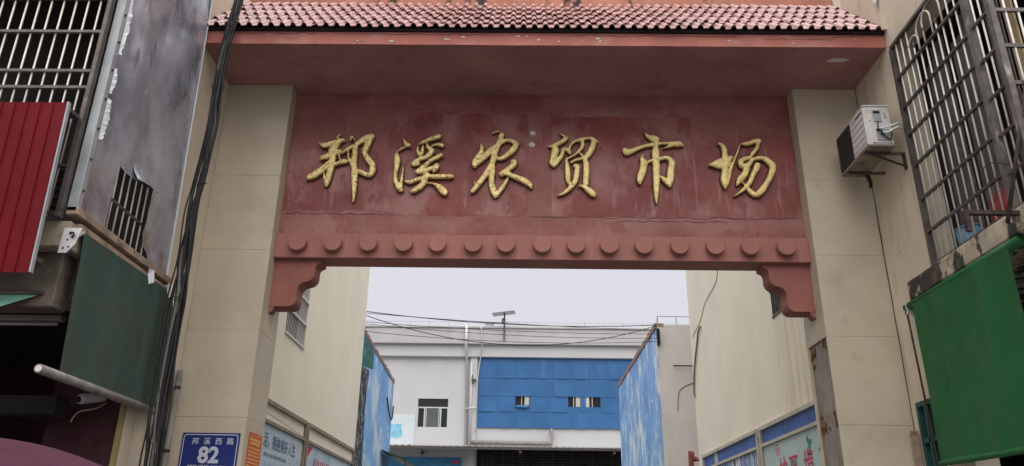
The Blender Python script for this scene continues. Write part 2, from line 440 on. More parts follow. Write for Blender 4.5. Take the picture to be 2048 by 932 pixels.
bounce_cut_m = mat('bounce_cutting_dark', (.05, .048, .047), rough=.8, var=.25, vscale=1.2, bump=.3)  # very dark so the added alley strip reflects little light
weight_m = mat('grubby_steel_pipe', (.20, .185, .17), rough=.5, var=.2, vscale=8, layers=[
    dict(col=(.08, .06, .045), scale=7, lo=.55, hi=.66, amt=.6)])
STROKES = {
 'bang': [
  [(-2.517,6.243,0.015),(-2.503,6.277,0.012),(-2.482,6.304,0.006)],
  [(-2.735,6.187,0.009),(-2.662,6.143,0.035),(-2.571,6.179,0.027),(-2.491,6.212,0.03),(-2.407,6.213,0.021)],
  [(-2.702,5.954,0.027),(-2.611,5.995,0.038),(-2.522,6.042,0.038),(-2.442,6.073,0.022)],
  [(-2.48,6.223,0.024),(-2.52,6.142,0.043),(-2.56,6.075,0.049),(-2.543,5.956,0.04),(-2.563,5.747,0.037),(-2.581,5.643,0.035),(-2.59,5.581,0.018)],
  [(-2.525,5.956,0.037),(-2.62,5.85,0.04),(-2.727,5.752,0.044),(-2.804,5.708,0.035),(-2.832,5.708,0.018)],
  [(-2.575,5.864,0.024),(-2.483,5.891,0.023),(-2.404,5.924,0.033),(-2.354,5.918,0.017)],
  [(-2.629,5.772,0.006),(-2.618,5.694,0.012),(-2.591,5.592,0.016)],
  [(-2.474,6.036,0.011),(-2.454,5.957,0.009),(-2.412,5.947,0.007)],
  [(-2.449,6.03,0.01),(-2.361,6.101,0.022),(-2.293,6.137,0.027),(-2.227,6.198,0.033),(-2.149,6.253,0.04),(-2.09,6.27,0.039),(-2.059,6.251,0.021)],
  [(-2.096,6.267,0.037),(-2.13,6.172,0.041),(-2.156,6.079,0.038),(-2.156,6.032,0.033),(-2.1,5.947,0.038),(-2.052,5.882,0.04),(-2.043,5.804,0.04),(-2.077,5.741,0.028),(-2.168,5.776,0.03),(-2.23,5.817,0.015)],
  [(-2.283,6.151,0.032),(-2.277,6.024,0.033),(-2.278,5.893,0.038),(-2.261,5.775,0.041),(-2.249,5.634,0.035),(-2.242,5.493,0.023),(-2.24,5.379,0.007)],
  [(-2.366,6.09,0.01),(-2.351,5.984,0.015),(-2.307,5.892,0.019),(-2.28,5.853,0.021)],
  [(-2.353,6.204,0.006),(-2.341,6.265,0.015),(-2.316,6.258,0.009),(-2.298,6.214,0.005),(-2.275,6.198,0.005)],
 ],
 'xi': [
  [(-1.702,6.254,0.004),(-1.675,6.201,0.017),(-1.64,6.157,0.03),(-1.592,6.148,0.018)],
  [(-1.653,6.139,0.013),(-1.71,6.107,0.01),(-1.755,6.069,0.01),(-1.764,6.029,0.023),(-1.753,5.95,0.041),(-1.752,5.858,0.03),(-1.763,5.754,0.023),(-1.751,5.664,0.029),(-1.71,5.588,0.035),(-1.678,5.539,0.028),(-1.671,5.522,0.012)],
  [(-1.688,5.562,0.024),(-1.682,5.678,0.019),(-1.677,5.781,0.012),(-1.671,5.866,0.003)],
  [(-1.507,6.169,0.011),(-1.42,6.216,0.023),(-1.327,6.258,0.029),(-1.257,6.28,0.03),(-1.226,6.272,0.016)],
  [(-1.505,6.145,0.007),(-1.513,6.085,0.015),(-1.481,6.029,0.033),(-1.461,6.059,0.027),(-1.446,6.155,0.009)],
  [(-1.407,6.186,0.01),(-1.386,6.126,0.023),(-1.34,6.086,0.033),(-1.352,6.044,0.033),(-1.408,5.99,0.026),(-1.471,5.969,0.026),(-1.55,5.906,0.026),(-1.537,5.887,0.022),(-1.474,5.913,0.026)],
  [(-1.31,6.151,0.009),(-1.275,6.171,0.016),(-1.215,6.151,0.029),(-1.191,6.138,0.013)],
  [(-1.35,6.119,0.007),(-1.325,6.16,0.007),(-1.276,6.174,0.01)],
  [(-1.198,6.032,0.026),(-1.244,6.005,0.029),(-1.335,5.952,0.026),(-1.413,5.875,0.026),(-1.496,5.793,0.029),(-1.515,5.776,0.018)],
  [(-1.513,5.783,0.026),(-1.432,5.796,0.026),(-1.352,5.834,0.027),(-1.284,5.86,0.033),(-1.25,5.9,0.033)],
  [(-1.256,5.889,0.03),(-1.282,5.83,0.03),(-1.309,5.785,0.006)],
  [(-1.43,5.755,0.019),(-1.312,5.733,0.029),(-1.184,5.734,0.029),(-1.056,5.735,0.026)],
  [(-1.64,5.672,0.013),(-1.587,5.653,0.026),(-1.507,5.683,0.026),(-1.405,5.729,0.026),(-1.36,5.756,0.018)],
  [(-1.373,5.784,0.026),(-1.392,5.706,0.033),(-1.434,5.616,0.037),(-1.511,5.549,0.032),(-1.565,5.523,0.017)],
  [(-1.377,5.648,0.005),(-1.295,5.636,0.013),(-1.224,5.59,0.038),(-1.163,5.529,0.043),(-1.126,5.491,0.024)],
 ],
 'nong': [
  [(-0.601,6.325,0.004),(-0.56,6.355,0.012),(-0.515,6.365,0.01)],
  [(-0.477,6.342,0.029),(-0.499,6.254,0.037),(-0.527,6.174,0.033),(-0.56,6.067,0.037),(-0.587,5.948,0.037),(-0.62,5.856,0.037),(-0.687,5.739,0.033),(-0.754,5.635,0.032),(-0.82,5.545,0.026),(-0.843,5.522,0.011)],
  [(-0.747,6.199,0.004),(-0.727,6.129,0.023),(-0.731,6.076,0.029),(-0.764,5.999,0.039),(-0.807,5.933,0.034),(-0.805,5.881,0.033),(-0.795,5.852,0.012)],
  [(-0.797,5.907,0.038),(-0.717,5.986,0.043),(-0.614,6.093,0.037),(-0.521,6.174,0.027),(-0.439,6.232,0.021),(-0.368,6.229,0.024),(-0.308,6.189,0.033),(-0.282,6.16,0.018)],
  [(-0.299,6.183,0.027),(-0.331,6.122,0.041),(-0.389,6.053,0.033),(-0.459,5.993,0.029),(-0.517,5.979,0.019),(-0.538,6.014,0.009)],
  [(-0.58,5.896,0.024),(-0.589,5.791,0.035),(-0.598,5.662,0.035),(-0.572,5.548,0.039),(-0.541,5.457,0.022)],
  [(-0.547,5.472,0.029),(-0.497,5.548,0.027),(-0.452,5.613,0.026),(-0.413,5.69,0.019),(-0.394,5.731,0.006)],
  [(-0.802,5.686,0.004),(-0.802,5.596,0.01),(-0.818,5.545,0.018)],
  [(-0.341,5.964,0.038),(-0.331,5.911,0.038),(-0.386,5.845,0.033),(-0.466,5.78,0.035),(-0.507,5.764,0.024)],
  [(-0.501,5.773,0.032),(-0.408,5.778,0.029),(-0.315,5.736,0.032),(-0.21,5.689,0.039),(-0.14,5.639,0.033),(-0.109,5.585,0.011)],
 ],
 'mao': [
  [(0.231,6.342,0.004),(0.263,6.315,0.01),(0.296,6.295,0.019)],
  [(0.31,6.286,0.032),(0.284,6.242,0.029),(0.212,6.194,0.026),(0.129,6.159,0.019),(0.08,6.155,0.007)],
  [(0.171,6.16,0.029),(0.17,6.087,0.045),(0.146,5.994,0.035),(0.128,5.929,0.029),(0.163,5.874,0.018)],
  [(0.157,5.883,0.023),(0.199,5.956,0.029),(0.246,6.022,0.027),(0.27,6.101,0.019),(0.289,6.135,0.013)],
  [(0.288,6.128,0.017),(0.329,6.102,0.029),(0.358,6.052,0.015)],
  [(0.341,6.115,0.019),(0.366,6.182,0.016),(0.414,6.229,0.017),(0.497,6.257,0.019),(0.592,6.275,0.017),(0.639,6.256,0.026),(0.7,6.219,0.011)],
  [(0.653,6.252,0.032),(0.631,6.158,0.037),(0.587,6.065,0.037),(0.539,5.996,0.03)],
  [(0.499,6.25,0.027),(0.507,6.17,0.023),(0.471,6.103,0.019),(0.399,6.036,0.011),(0.316,5.989,0.01),(0.298,5.976,0.009)],
  [(0.304,5.983,0.016),(0.315,5.891,0.027),(0.32,5.8,0.033),(0.324,5.697,0.029),(0.343,5.631,0.012)],
  [(0.356,5.931,0.012),(0.421,5.971,0.015),(0.516,5.998,0.017),(0.539,6.005,0.019)],
  [(0.47,6.077,0.007),(0.504,6.024,0.017),(0.538,5.959,0.033),(0.548,5.854,0.039),(0.539,5.725,0.037),(0.531,5.616,0.033)],
  [(0.385,5.885,0.013),(0.437,5.892,0.029),(0.43,5.801,0.033),(0.411,5.698,0.033),(0.357,5.608,0.029),(0.276,5.531,0.019),(0.192,5.492,0.005)],
  [(0.45,5.634,0.009),(0.519,5.607,0.023),(0.576,5.559,0.039),(0.626,5.509,0.033),(0.643,5.481,0.012)],
 ],
 'shi': [
  [(1.278,6.358,0.004),(1.316,6.305,0.026),(1.38,6.272,0.047),(1.421,6.265,0.03),(1.406,6.205,0.034),(1.396,6.138,0.04)],
  [(0.996,6.134,0.016),(1.035,6.098,0.045),(1.058,6.082,0.039),(1.136,6.116,0.029),(1.244,6.163,0.023),(1.352,6.191,0.023),(1.435,6.205,0.017),(1.542,6.211,0.015),(1.612,6.204,0.032),(1.694,6.2,0.035),(1.749,6.176,0.011)],
  [(1.488,6.139,0.003),(1.55,6.164,0.013),(1.611,6.185,0.021)],
  [(1.39,6.138,0.037),(1.396,6.098,0.047),(1.394,5.993,0.045),(1.391,5.836,0.043),(1.382,5.669,0.039),(1.374,5.528,0.029),(1.369,5.392,0.006)],
  [(1.247,6.057,0.005),(1.225,6.004,0.026),(1.245,5.939,0.045),(1.229,5.848,0.045),(1.195,5.744,0.043),(1.186,5.679,0.026),(1.202,5.657,0.011)],
  [(1.28,5.939,0.016),(1.352,5.979,0.017),(1.459,6,0.023),(1.53,6.014,0.023),(1.582,5.955,0.038),(1.566,5.838,0.043),(1.553,5.734,0.043),(1.54,5.616,0.013)],
  [(1.428,5.772,0.005),(1.477,5.721,0.029),(1.532,5.67,0.039),(1.543,5.616,0.013)],
 ],
 'chang': [
  [(2.16,6.212,0.013),(2.201,6.203,0.019),(2.231,6.146,0.033),(2.236,6.067,0.035),(2.228,5.974,0.038),(2.224,5.87,0.038),(2.208,5.754,0.049),(2.203,5.689,0.044),(2.206,5.595,0.007)],
  [(2.025,5.92,0.005),(2.084,5.925,0.033),(2.154,5.935,0.066),(2.226,5.948,0.071),(2.277,6.001,0.039),(2.33,6.041,0.012)],
  [(2.21,5.638,0.026),(2.255,5.754,0.023),(2.28,5.845,0.019),(2.325,5.949,0.015),(2.384,6.081,0.012),(2.44,6.214,0.005)],
  [(2.447,6.214,0.006),(2.52,6.215,0.027),(2.593,6.24,0.026),(2.666,6.262,0.026),(2.676,6.227,0.018)],
  [(2.664,6.25,0.022),(2.638,6.163,0.023),(2.577,6.083,0.023),(2.537,6.03,0.021),(2.464,6.003,0.027),(2.416,5.963,0.033),(2.432,5.911,0.033),(2.49,5.912,0.038),(2.529,5.951,0.027),(2.581,6.004,0.021),(2.687,6.018,0.027),(2.763,5.966,0.039),(2.8,5.902,0.043),(2.768,5.798,0.037),(2.71,5.694,0.033),(2.629,5.579,0.039),(2.555,5.527,0.032),(2.491,5.577,0.029),(2.473,5.626,0.012)],
  [(2.489,5.899,0.038),(2.456,5.808,0.038),(2.391,5.73,0.038),(2.341,5.647,0.011)],
  [(2.622,5.952,0.033),(2.604,5.887,0.038),(2.547,5.783,0.029),(2.503,5.692,0.029),(2.45,5.628,0.026),(2.363,5.551,0.013),(2.287,5.502,0.003)],
  [(2.412,5.704,0.007),(2.441,5.653,0.007),(2.462,5.628,0.007)],
 ],
}

XL, XR = -3.9, 3.88          # faces of the two side buildings

# ---------------------------------------------------------------- ground
g = MB().add([(-150,-150,0),(150,-150,0),(150,200,0),(-150,200,0)], [(0,1,2,3)]).build('ground', ground_m)
tag(g, kind='structure')
rd = MB().add([(XL,.7,.004),(XR,.7,.004),(XR,27.5,.004),(XL,27.5,.004)], [(0,1,2,3)]).build('alley_bounce_absorber', bounce_cut_m)  # added out of view to cut light bouncing up under beam and corbels
tag(rd, kind='structure')

# ---------------------------------------------------------------- helper: wall in an X plane with openings
def holed_wall(b, x0, x1, y0, y1, z0, z1, holes):
    ys = sorted({y0, y1, *[h[0] for h in holes], *[h[1] for h in holes]})
    zs = sorted({z0, z1, *[h[2] for h in holes], *[h[3] for h in holes]})
    for i in range(len(ys)-1):
        for j in range(len(zs)-1):
            cy, cz = (ys[i]+ys[i+1])/2, (zs[j]+zs[j+1])/2
            if any(h[0] < cy < h[1] and h[2] < cz < h[3] for h in holes): continue
            b.box(x0, x1, ys[i], ys[i+1], zs[j], zs[j+1])

def holed_wall_y(b, y0, y1, x0, x1, z0, z1, holes):
    xs = sorted({x0, x1, *[h[0] for h in holes], *[h[1] for h in holes]})
    zs = sorted({z0, z1, *[h[2] for h in holes], *[h[3] for h in holes]})
    for i in range(len(xs)-1):
        for j in range(len(zs)-1):
            cx, cz = (xs[i]+xs[i+1])/2, (zs[j]+zs[j+1])/2
            if any(h[0] < cx < h[1] and h[2] < cz < h[3] for h in holes): continue
            b.box(xs[i], xs[i+1], y0, y1, zs[j], zs[j+1])

# ---------------------------------------------------------------- left building
LB = thing('corner_building', 'cream building with the crumpled metal sheet and dark green blind, left of the gateway', 'building', (-6, 3, 0))
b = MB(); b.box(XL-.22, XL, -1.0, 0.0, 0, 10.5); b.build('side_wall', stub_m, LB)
b = MB(); holed_wall(b, XL-.22, XL, 0.002, 9.55, 0, 10.5, [(3.50, 4.64, 4.65, 6.15)]); b.build('alley_wall', cream_m, LB)
box('rear_wall', cream_m, LB, -8, XL-.222, 9.33, 9.55, 0, 10.5)
box('outer_wall', room_m, LB, -8.2, -8, -2.6, 9.55, 0, 10.5)
box('roof', conc_m, LB, -8.2, XL, -2.7, 9.55, 10.502, 10.7)
box('upper_front_wall', cream_m, LB, -8, XL, -2.6, -2.4, 7.6, 10.5)
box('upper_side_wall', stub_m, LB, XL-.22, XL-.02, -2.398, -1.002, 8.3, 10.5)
box('floor_slab', conc_m, LB, -8, XL+.06, -2.58, -.70, 3.76, 3.98, bevel=.01)
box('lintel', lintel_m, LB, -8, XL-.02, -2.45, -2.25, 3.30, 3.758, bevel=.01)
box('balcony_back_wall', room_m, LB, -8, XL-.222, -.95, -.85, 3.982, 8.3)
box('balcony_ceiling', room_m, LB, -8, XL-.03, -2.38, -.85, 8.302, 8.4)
box('wall_end_shade_liner', room_m, LB, XL-.23, XL-.025, -1.03, -1.002, 3.985, 8.3)  # added dark liner, stands in for shade on the wall end
box('shop_partition', maroon_m, LB, -4.60, XL-.03, -1.02, -1.002, 0, 3.758)
box('partition_edge', yellow_m, LB, XL-.028, XL+.012, -1.05, -1.002, 0, 3.74)
box('shop_inner_wall', maroon_m, LB, -8, -4.60, 1.6, 1.7, 0, 3.758)
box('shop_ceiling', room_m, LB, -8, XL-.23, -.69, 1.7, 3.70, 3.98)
box('roller_shutter_box', room_m, LB, -8, -4.30, -1.45, -1.25, 2.62, 2.78)
wn = MB(); wn.box(XL-.16, XL-.14, 3.5, 4.64, 4.65, 6.15); wn = wn.build('window', dark_m, LB)
for zz in (4.66, 5.05, 5.44, 5.83):
    box('rail', alu_m, wn, XL-.005, XL+.025, 3.5, 4.64, zz-.017, zz+.017)
for i in range(14):
    y = 3.54+i*.0815
    MB().box(XL-.020, XL-.013, y-.010, y+.010, 4.65, 6.15).build('bar', alu_m, wn)

# ---------------------------------------------------------------- right building
RB = thing('corner_building', 'cream building with the air conditioner, cage balcony and bright green blind, right of the gateway', 'building', (6, 3, 0))
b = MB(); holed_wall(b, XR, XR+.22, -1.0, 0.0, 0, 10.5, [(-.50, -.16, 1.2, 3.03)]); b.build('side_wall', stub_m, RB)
b = MB(); holed_wall(b, XR, XR+.22, 0.002, 10.18, 0, 10.5, [(3.20, 4.03, 5.11, 6.3)]); b.build('alley_wall', creamr_m, RB)
box('rear_wall', cream_m, RB, XR+.222, 8, 9.96, 10.18, 0, 10.5)
box('outer_wall', room_m, RB, 8, 8.2, -2.7, 10.18, 0, 10.5)
box('roof', conc_m, RB, XR, 8.2, -2.8, 10.18, 10.502, 10.7)
box('upper_front_wall', cream_m, RB, XR, 8, -2.7, -2.5, 6.82, 10.5)
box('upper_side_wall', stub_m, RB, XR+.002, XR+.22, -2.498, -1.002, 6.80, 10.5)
sl = MB()
sl.box(XR-.13, 8, -2.72, -.62, 3.985, 4.19)
sl.build('floor_slab', ledge_m, RB, bevel=.015)
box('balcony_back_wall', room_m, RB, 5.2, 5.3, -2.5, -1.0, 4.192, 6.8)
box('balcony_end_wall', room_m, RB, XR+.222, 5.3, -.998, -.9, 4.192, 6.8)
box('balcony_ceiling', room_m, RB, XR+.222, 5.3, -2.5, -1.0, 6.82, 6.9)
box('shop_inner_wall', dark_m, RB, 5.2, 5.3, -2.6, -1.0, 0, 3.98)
box('lower_front_panel', maroon_m, RB, 3.95, 8, -2.66, -2.6, 0, 1.9)
wn = MB().box(XR+.12, XR+.14, 3.20, 4.03, 5.11, 6.3).build('window', dark_m, RB)
for zz in (5.12, 5.55, 5.95):
    box('rail', rail_m, wn, XR-.02, XR+.01, 3.20, 4.03, zz-.014, zz+.014)
for i in range(9):
    y = 3.24+i*.094
    MB().box(XR-.01, XR+.016, y-.009, y+.009, 5.11, 6.3).build('bar', tealframe_m if i < 4 else rail_m, wn)
box('curtain', blind_m, wn, XR+.10, XR+.115, 3.62, 3.74, 5.12, 6.25)
tw = MB().box(XR+.05, XR+.07, -.50, -.16, 1.2, 3.03).build('window', pane_m, RB)
for (y0, y1, z0, z1) in ((-.50, -.46, 1.2, 3.03), (-.20, -.16, 1.2, 3.03), (-.46, -.20, 2.98, 3.03), (-.46, -.20, 2.62, 2.67), (-.345, -.315, 1.2, 2.98)):
    box('frame', tealframe_m, tw, XR-.03, XR+.045, y0, y1, z0, z1)

# ---------------------------------------------------------------- gateway
GW = thing('market_gateway', 'red market gateway with tiled roof on two beige stone pillars', 'gateway', (0, .3, 0))
ZT = 6.903
seams = [0.0] + [2.826-.942*2, 2.826-.942, 2.826, 3.773, 4.713, 5.655] + [ZT]
for sgn in (-1, 1):
    xi, xo = 3.1*sgn, (XR-.004 if sgn > 0 else XL+.004)
    p = MB().box(xi+.024*sgn, xo, .022, .60, 0, ZT-.002).build('pillar', bare_m, GW)
    for k in range(len(seams)-1):
        z0, z1 = seams[k]+.001, seams[k+1]-.001
        dj = random.uniform(-.0015, .0015)
        fp = MB().box(xi, xo, 0+dj, .0215, z0, z1).build('facing_panel', stone_m, p, bevel=.001)
        if sgn > 0 and seams[k] < 3.5:
            continue                                    # inner cladding has fallen off the right pillar here
        MB().box(xi, xi+.022*sgn, .024, .615, z0, z1).build('facing_panel', stone_m, p, bevel=.001)
    if sgn > 0:
        # front panels' cut edge, rear strip of cladding and adhesive dabs on the bare face
        box('edge_strip', stone_m, p, xi, xi+.022, .575, .615, 0, 3.770)
        for (y, z, s) in ((.08,3.70,.055),(.15,3.72,.04),(.45,3.70,.05),(.53,3.66,.045),(.50,3.55,.03),(.10,2.96,.05),(.30,2.83,.02),(.47,2.92,.085),(.42,2.86,.05),(.08,2.88,.045)):
            bb = MB()
            n = 9
            for q in range(7):
                a = random.uniform(0, 6.28); rr = s*random.uniform(0, .6)
                yy, zz2 = y+rr*cos(a), z+rr*sin(a)*1.5
                s2 = s*random.uniform(.18, .4)
                bb.tube([(xi+.03, yy, zz2+s2*2), (xi+.012, yy, zz2+s2*.5), (xi+.008, yy+.003, zz2-s2*1.2), (xi+.03, yy, zz2-s2*2.5)], [s2*.3, s2*.6, s2*.5, s2*.15], 6)
            bb.build('adhesive_dab', glue_m, p)
pw = MB(); holed_wall_y(pw, .20, .45, -3.1, 3.1, 4.972, ZT-.002, []); pw = pw.build('sign_wall', red_wall, GW)
# repainted rectangles and fillets that stand a few millimetres proud of the sign wall
for (x0, x1, z0, z1) in ((-3.09, -1.90, 5.30, 6.1), (-1.89, -.15, 5.24, 6.63), (.13, 1.85, 5.25, 6.60), (1.88, 3.09, 5.25, 6.2)):
    ed_ = []
    for q in range(25): ed_.append((x0+(x1-x0)*q/24, z0+.05*mnoise.noise((q*.9+x0, 1, 0))))
    for q in range(25): ed_.append((x1-(x1-x0)*q/24, z1+.03*mnoise.noise((q*.7+x0, 5, 0))))
    MB().prism(ed_, 'Y', .1975, .2).build('plaster_patch', patch_m, pw)
# hairline cracks in the render
for (x0, x1, z) in ((-.14, 3.05, 5.235), (-3.05, -1.7, 5.25), (.9, 2.2, 5.19)):
    pts = [(x0+(x1-x0)*q/30, .1965, z+.03*mnoise.noise((q*.5+x0, 3, 1))) for q in range(31)]
    MB().tube(pts, [.0015+.003*abs(mnoise.noise((q*.8, x0, 9))) for q in range(31)], 4).build('hairline_crack', joint_m, pw)
for (x, z, s) in ((-.10, 6.36, .05), (-.11, 6.20, .055)):
    pts = [(x+s*cos(a)*random.uniform(.6, 1), z+s*.7*sin(a)*random.uniform(.6, 1)) for a in [k*.7 for k in range(9)]]
    MB().prism(pts, 'Y', .194, .2).build('paint_flake', whitegrey_m, pw)
bm_ = MB().box(-3.1, 3.1, .13, .45, 4.67, 4.97).build('beam', red_beam, GW, bevel=.006)
dxs = [-2.82,-2.41,-2.0,-1.59,-1.20,-.79,-.41,.01,.40,.78,1.18,1.59,2.0,2.40,2.81]
for x in dxs:
    pts = []
    n = 28; r = .105
    bb = MB()
    ring = lambda y, q: [(x+q*cos(2*pi*k/n), y, 4.835+q*sin(2*pi*k/n)) for k in range(n)]
    v = ring(.131, r) + ring(.056, r) + ring(.048, r-.006)
    f = [(k, (k+1) % n, n+(k+1) % n, n+k) for k in range(n)] + [(n+k, n+(k+1) % n, 2*n+(k+1) % n, 2*n+k) for k in range(n)] + [tuple(range(2*n, 3*n))]
    bb.add(v, f); bb.build('disc', red_beam, bm_)
def arc(cx, cz, r, a0, a1, n=7):
    return [(cx+r*cos(radians(a0+(a1-a0)*i/n)), cz+r*sin(radians(a0+(a1-a0)*i/n))) for i in range(n+1)]
prof = [(-3.1, 4.668), (-2.555, 4.668), (-2.555, 4.635)]
prof += arc(-2.555, 4.565, .065, 95, 180) + arc(-2.72, 4.50, .10, 0, -80) + arc(-2.70, 4.30, .10, 95, 175, 6) + arc(-2.88, 4.19, .085, 0, -90)
prof += [(-3.1, 4.105)]
for sgn in (1, -1):
    cb = MB().prism([(x*sgn, z) for x, z in prof], 'Y', .205, .45).build('corbel', red_corbel, GW)
    MB().prism([(sgn*-3.1, 4.103), (sgn*-3.035, 4.103), (sgn*-3.065, 4.04), (sgn*-3.1, 4.03)], 'Y', .21, .33).build('drip_knob', red_corbel, cb)
sf = MB().box(XL+.002, XR-.002, -.864, .62, 6.905, 7.07).build('eave_slab', red_soffit, GW)
fa = MB(); 
nx = 60
fv = []
for i in range(nx+1):
    x = XL+.002+(XR-XL-.004)*i/nx
    w_ = .004*mnoise.noise((x*1.7, 0, 0)); w2 = .004*mnoise.noise((x*2.3, 5, 0))
    fv += [(x, -.8645, 6.9+w_), (x, -.880+w2, 6.897+w_), (x, -.880+w2, 7.062+w2), (x, -.8645, 7.068)]
ff = [(i*4+k, i*4+k+1, i*4+k+5, i*4+k+4) for i in range(nx) for k in range(3)]
fa.add(fv, ff).build('fascia', red_fascia, GW)
rk = random.Random(31)
for (x0, x1, z) in ((-1.9, -.6, 7.035), (.3, 2.2, 7.03), (2.5, 3.3, 7.0), (3.25, 3.85, 7.03), (-3.7, -2.6, 7.04)):
    n_ = 24
    pts = [(x0+(x1-x0)*q/n_, -.8835, z+.022*mnoise.noise((q*.45+x0, 8, 2))+(.025*q/n_ if x0 > 3 else 0)) for q in range(n_+1)]
    MB().tube(pts, [.001+.0035*abs(mnoise.noise((q*.9, x0, 4))) for q in range(n_+1)], 4).build('crack', joint_m, GW)
for q in range(16):
    x = rk.uniform(-2.2, 3.7); z = rk.uniform(6.93, 7.02); r_q = rk.uniform(.006, .022)
    MB().prism([(x+r_q*rk.uniform(.5, 1.2)*cos(a)*1.5, z+r_q*rk.uniform(.4, 1)*sin(a)) for a in [k*.8 for k in range(8)]], 'Y', -.8865, -.875).build('paint_chip', whitegrey_m, GW)
# flaking paint on the underside of the eave
pts = [(3.30,-.60),(3.36,-.66),(3.50,-.655),(3.56,-.63),(3.50,-.59),(3.42,-.58),(3.36,-.585)]
MB().prism(pts, 'Z', 6.899, 6.905).build('paint_flake', whitegrey_m, sf)
rf = MB().prism([(-.862, 7.072), (.2, 8.20), (.62, 8.20), (.62, 7.072)], 'X', XL+.003, XR-.003).build('roof', tilebed_m, GW)
MB().box(XL+.003, XR-.003, -.905, -.70, 7.070, 7.105).build('eave_batten', tilebed_m, rf)
sdv = Vector((0, 1.09, 1.17)).normalized(); nv = Vector((0, -1.17, 1.09)).normalized()
ncol, nrow = 31, 5
tw_ = (XR-XL-.006)/ncol
prof_t = []
for h in range(2):
    for (u, hh) in ((0, .004), (.018, .020), (.06, .037), (.13, .044), (.20, .037), (.242, .020), (.26, .004), (.29, 0.0)):
        prof_t.append((h*.5+u, hh))
prof_t.append((1.0, .004))
def tile_mesh():
    v = []; f = []
    n = len(prof_t); Lt = .365
    for (s, base) in ((0.0, .036), (Lt, .003)):
        for (u, hh) in prof_t:
            q = sdv*s + nv*(base+hh)
            v.append((u*tw_, q.y, q.z))
    for (u, hh) in prof_t:
        q = nv*(.036+hh); v.append((u*tw_, q.y, q.z))
    for (u, hh) in prof_t:
        q = nv*(.036+hh-.011)
        v.append((u*tw_, q.y, q.z))
    for i in range(n-1):
        f.append((i, i+1, n+i+1, n+i))
        f.append((3*n+i, 3*n+i+1, 2*n+i+1, 2*n+i))
    me = bpy.data.meshes.new('tile'); me.from_pydata(v, [], f); me.materials.append(tile_m)
    me.polygons.foreach_set('use_smooth', [k % 2 == 0 for k in range(len(me.polygons))])
    return me
tme = tile_mesh()
org = Vector((0, -.935, 7.062)); base = wloc(rf)
for r_ in range(nrow):
    for c_ in range(ncol):
        o = bpy.data.objects.new('tile', tme)
        p_ = org + sdv*(r_*.322) + nv*random.uniform(-.003, .005)
        o.location = Vector((XL+.003+c_*tw_, p_.y, p_.z)) - base + sdv*random.uniform(-.006, .006)
        o.rotation_euler = (random.uniform(-.008, .008), random.uniform(-.008, .008), random.uniform(-.012, .012))
        link(o, rf)
MB().box(XL+.003, XR-.003, .203, .55, 8.05, 8.43).build('parapet', parapet_m, GW, bevel=.008)
# cracked joint and wall seam where the pillar meets the side wall
for x, y0 in ((XR, -.004),):
    pts = [(x+(-.006 if x > 0 else .006)+random.uniform(-.004, .004), -.006, .3+k*.22) for k in range(31)]
    sm = MB().tube(pts, [random.uniform(.002, .008) for _ in pts], 5).build('joint_crack', joint_m, GW)

# ---------------------------------------------------------------- gilded characters
chars = (('bang', '邦'), ('xi', '溪'), ('nong', '农'), ('mao', '贸'), ('shi', '市'), ('chang', '场'))
def stroke_solid(b, pts, grow, y_back, y_front):
    P = smoothline([(p[0], p[1], p[2]) for p in pts], 5)
    v = []; f = []
    n = len(P); K = 8
    for i, p in enumerate(P):
        a = P[min(i+1, n-1)] - P[max(i-1, 0)]
        t = Vector((a.x, a.y)); t = t.normalized() if t.length > 1e-6 else Vector((1, 0))
        nn = Vector((-t.y, t.x))
        wd = max(p.z, .004) + grow
        if i == 0 or i == n-1:
            wd *= .55
        ht = y_back - y_front
        for (a_, h_) in ((-1, 0), (-1, .55), (-.82, .86), (-.4, 1), (.4, 1), (.82, .86), (1, .55), (1, 0)):
            hs_ = min(1.0, .55 + wd*14)
            v.append((p.x+nn.x*wd*a_, y_back - ht*h_*hs_, p.y+nn.y*wd*a_))
    for i in range(n-1):
        for k in range(K):
            f.append((i*K+k, i*K+(k+1) % K, (i+1)*K+(k+1) % K, (i+1)*K+k))
    f.append(tuple(range(K-1, -1, -1))); f.append(tuple(range((n-1)*K, n*K)))
    b.add(v, f)
def remeshed(name, b, mt, parent, vox):
    o = b.build(name, mt, parent)
    md = o.modifiers.new('r', 'REMESH'); md.mode = 'VOXEL'; md.voxel_size = vox
    ms = o.modifiers.new('s', 'SMOOTH'); ms.factor = .5; ms.iterations = 2
    bpy.context.view_layer.update()
    dg = bpy.context.evaluated_depsgraph_get()
    me = bpy.data.meshes.new_from_object(o.evaluated_get(dg))
    o.modifiers.clear()
    old = o.data; o.data = me; bpy.data.meshes.remove(old)
    for vv in me.vertices:
        c = vv.co
        d_ = mnoise.noise(c*38)*.0035
        vv.co.y += d_; vv.co.x += mnoise.noise(c*30+Vector((7,0,0)))*.0025; vv.co.z += mnoise.noise(c*30+Vector((0,9,0)))*.0025
    if not me.materials: me.materials.append(mt)
    me.polygons.foreach_set('use_smooth', [True]*len(me.polygons))
    return o
for (key, ch), desc in zip(chars, ('with long vertical spike beside an ear shape', 'with hooked water strokes at its side', 'with crossed legs sweeping outward', 'boxed with two short feet', 'with a wide bar and central spike', 'with a looped hooked frame')):
    st = STROKES[key]
    xs = [p[0] for s in st for p in s]; zs = [p[1] for s in st for p in s]
    T = thing('gilded_character', 'raised gold character %s, %s, on the red sign wall' % (ch, desc), 'character', ((min(xs)+max(xs))/2, .2, min(zs)), 'gold characters of the gateway name')
    b1 = MB(); b2 = MB()
    for s in st:
        stroke_solid(b1, s, .008, .2005, .150)
        stroke_solid(b2, s, .000, .172, .128)
    remeshed('backing', b1, backing_m, T, .0075)
    remeshed('gilt_face', b2, gold_m, T, .0060)

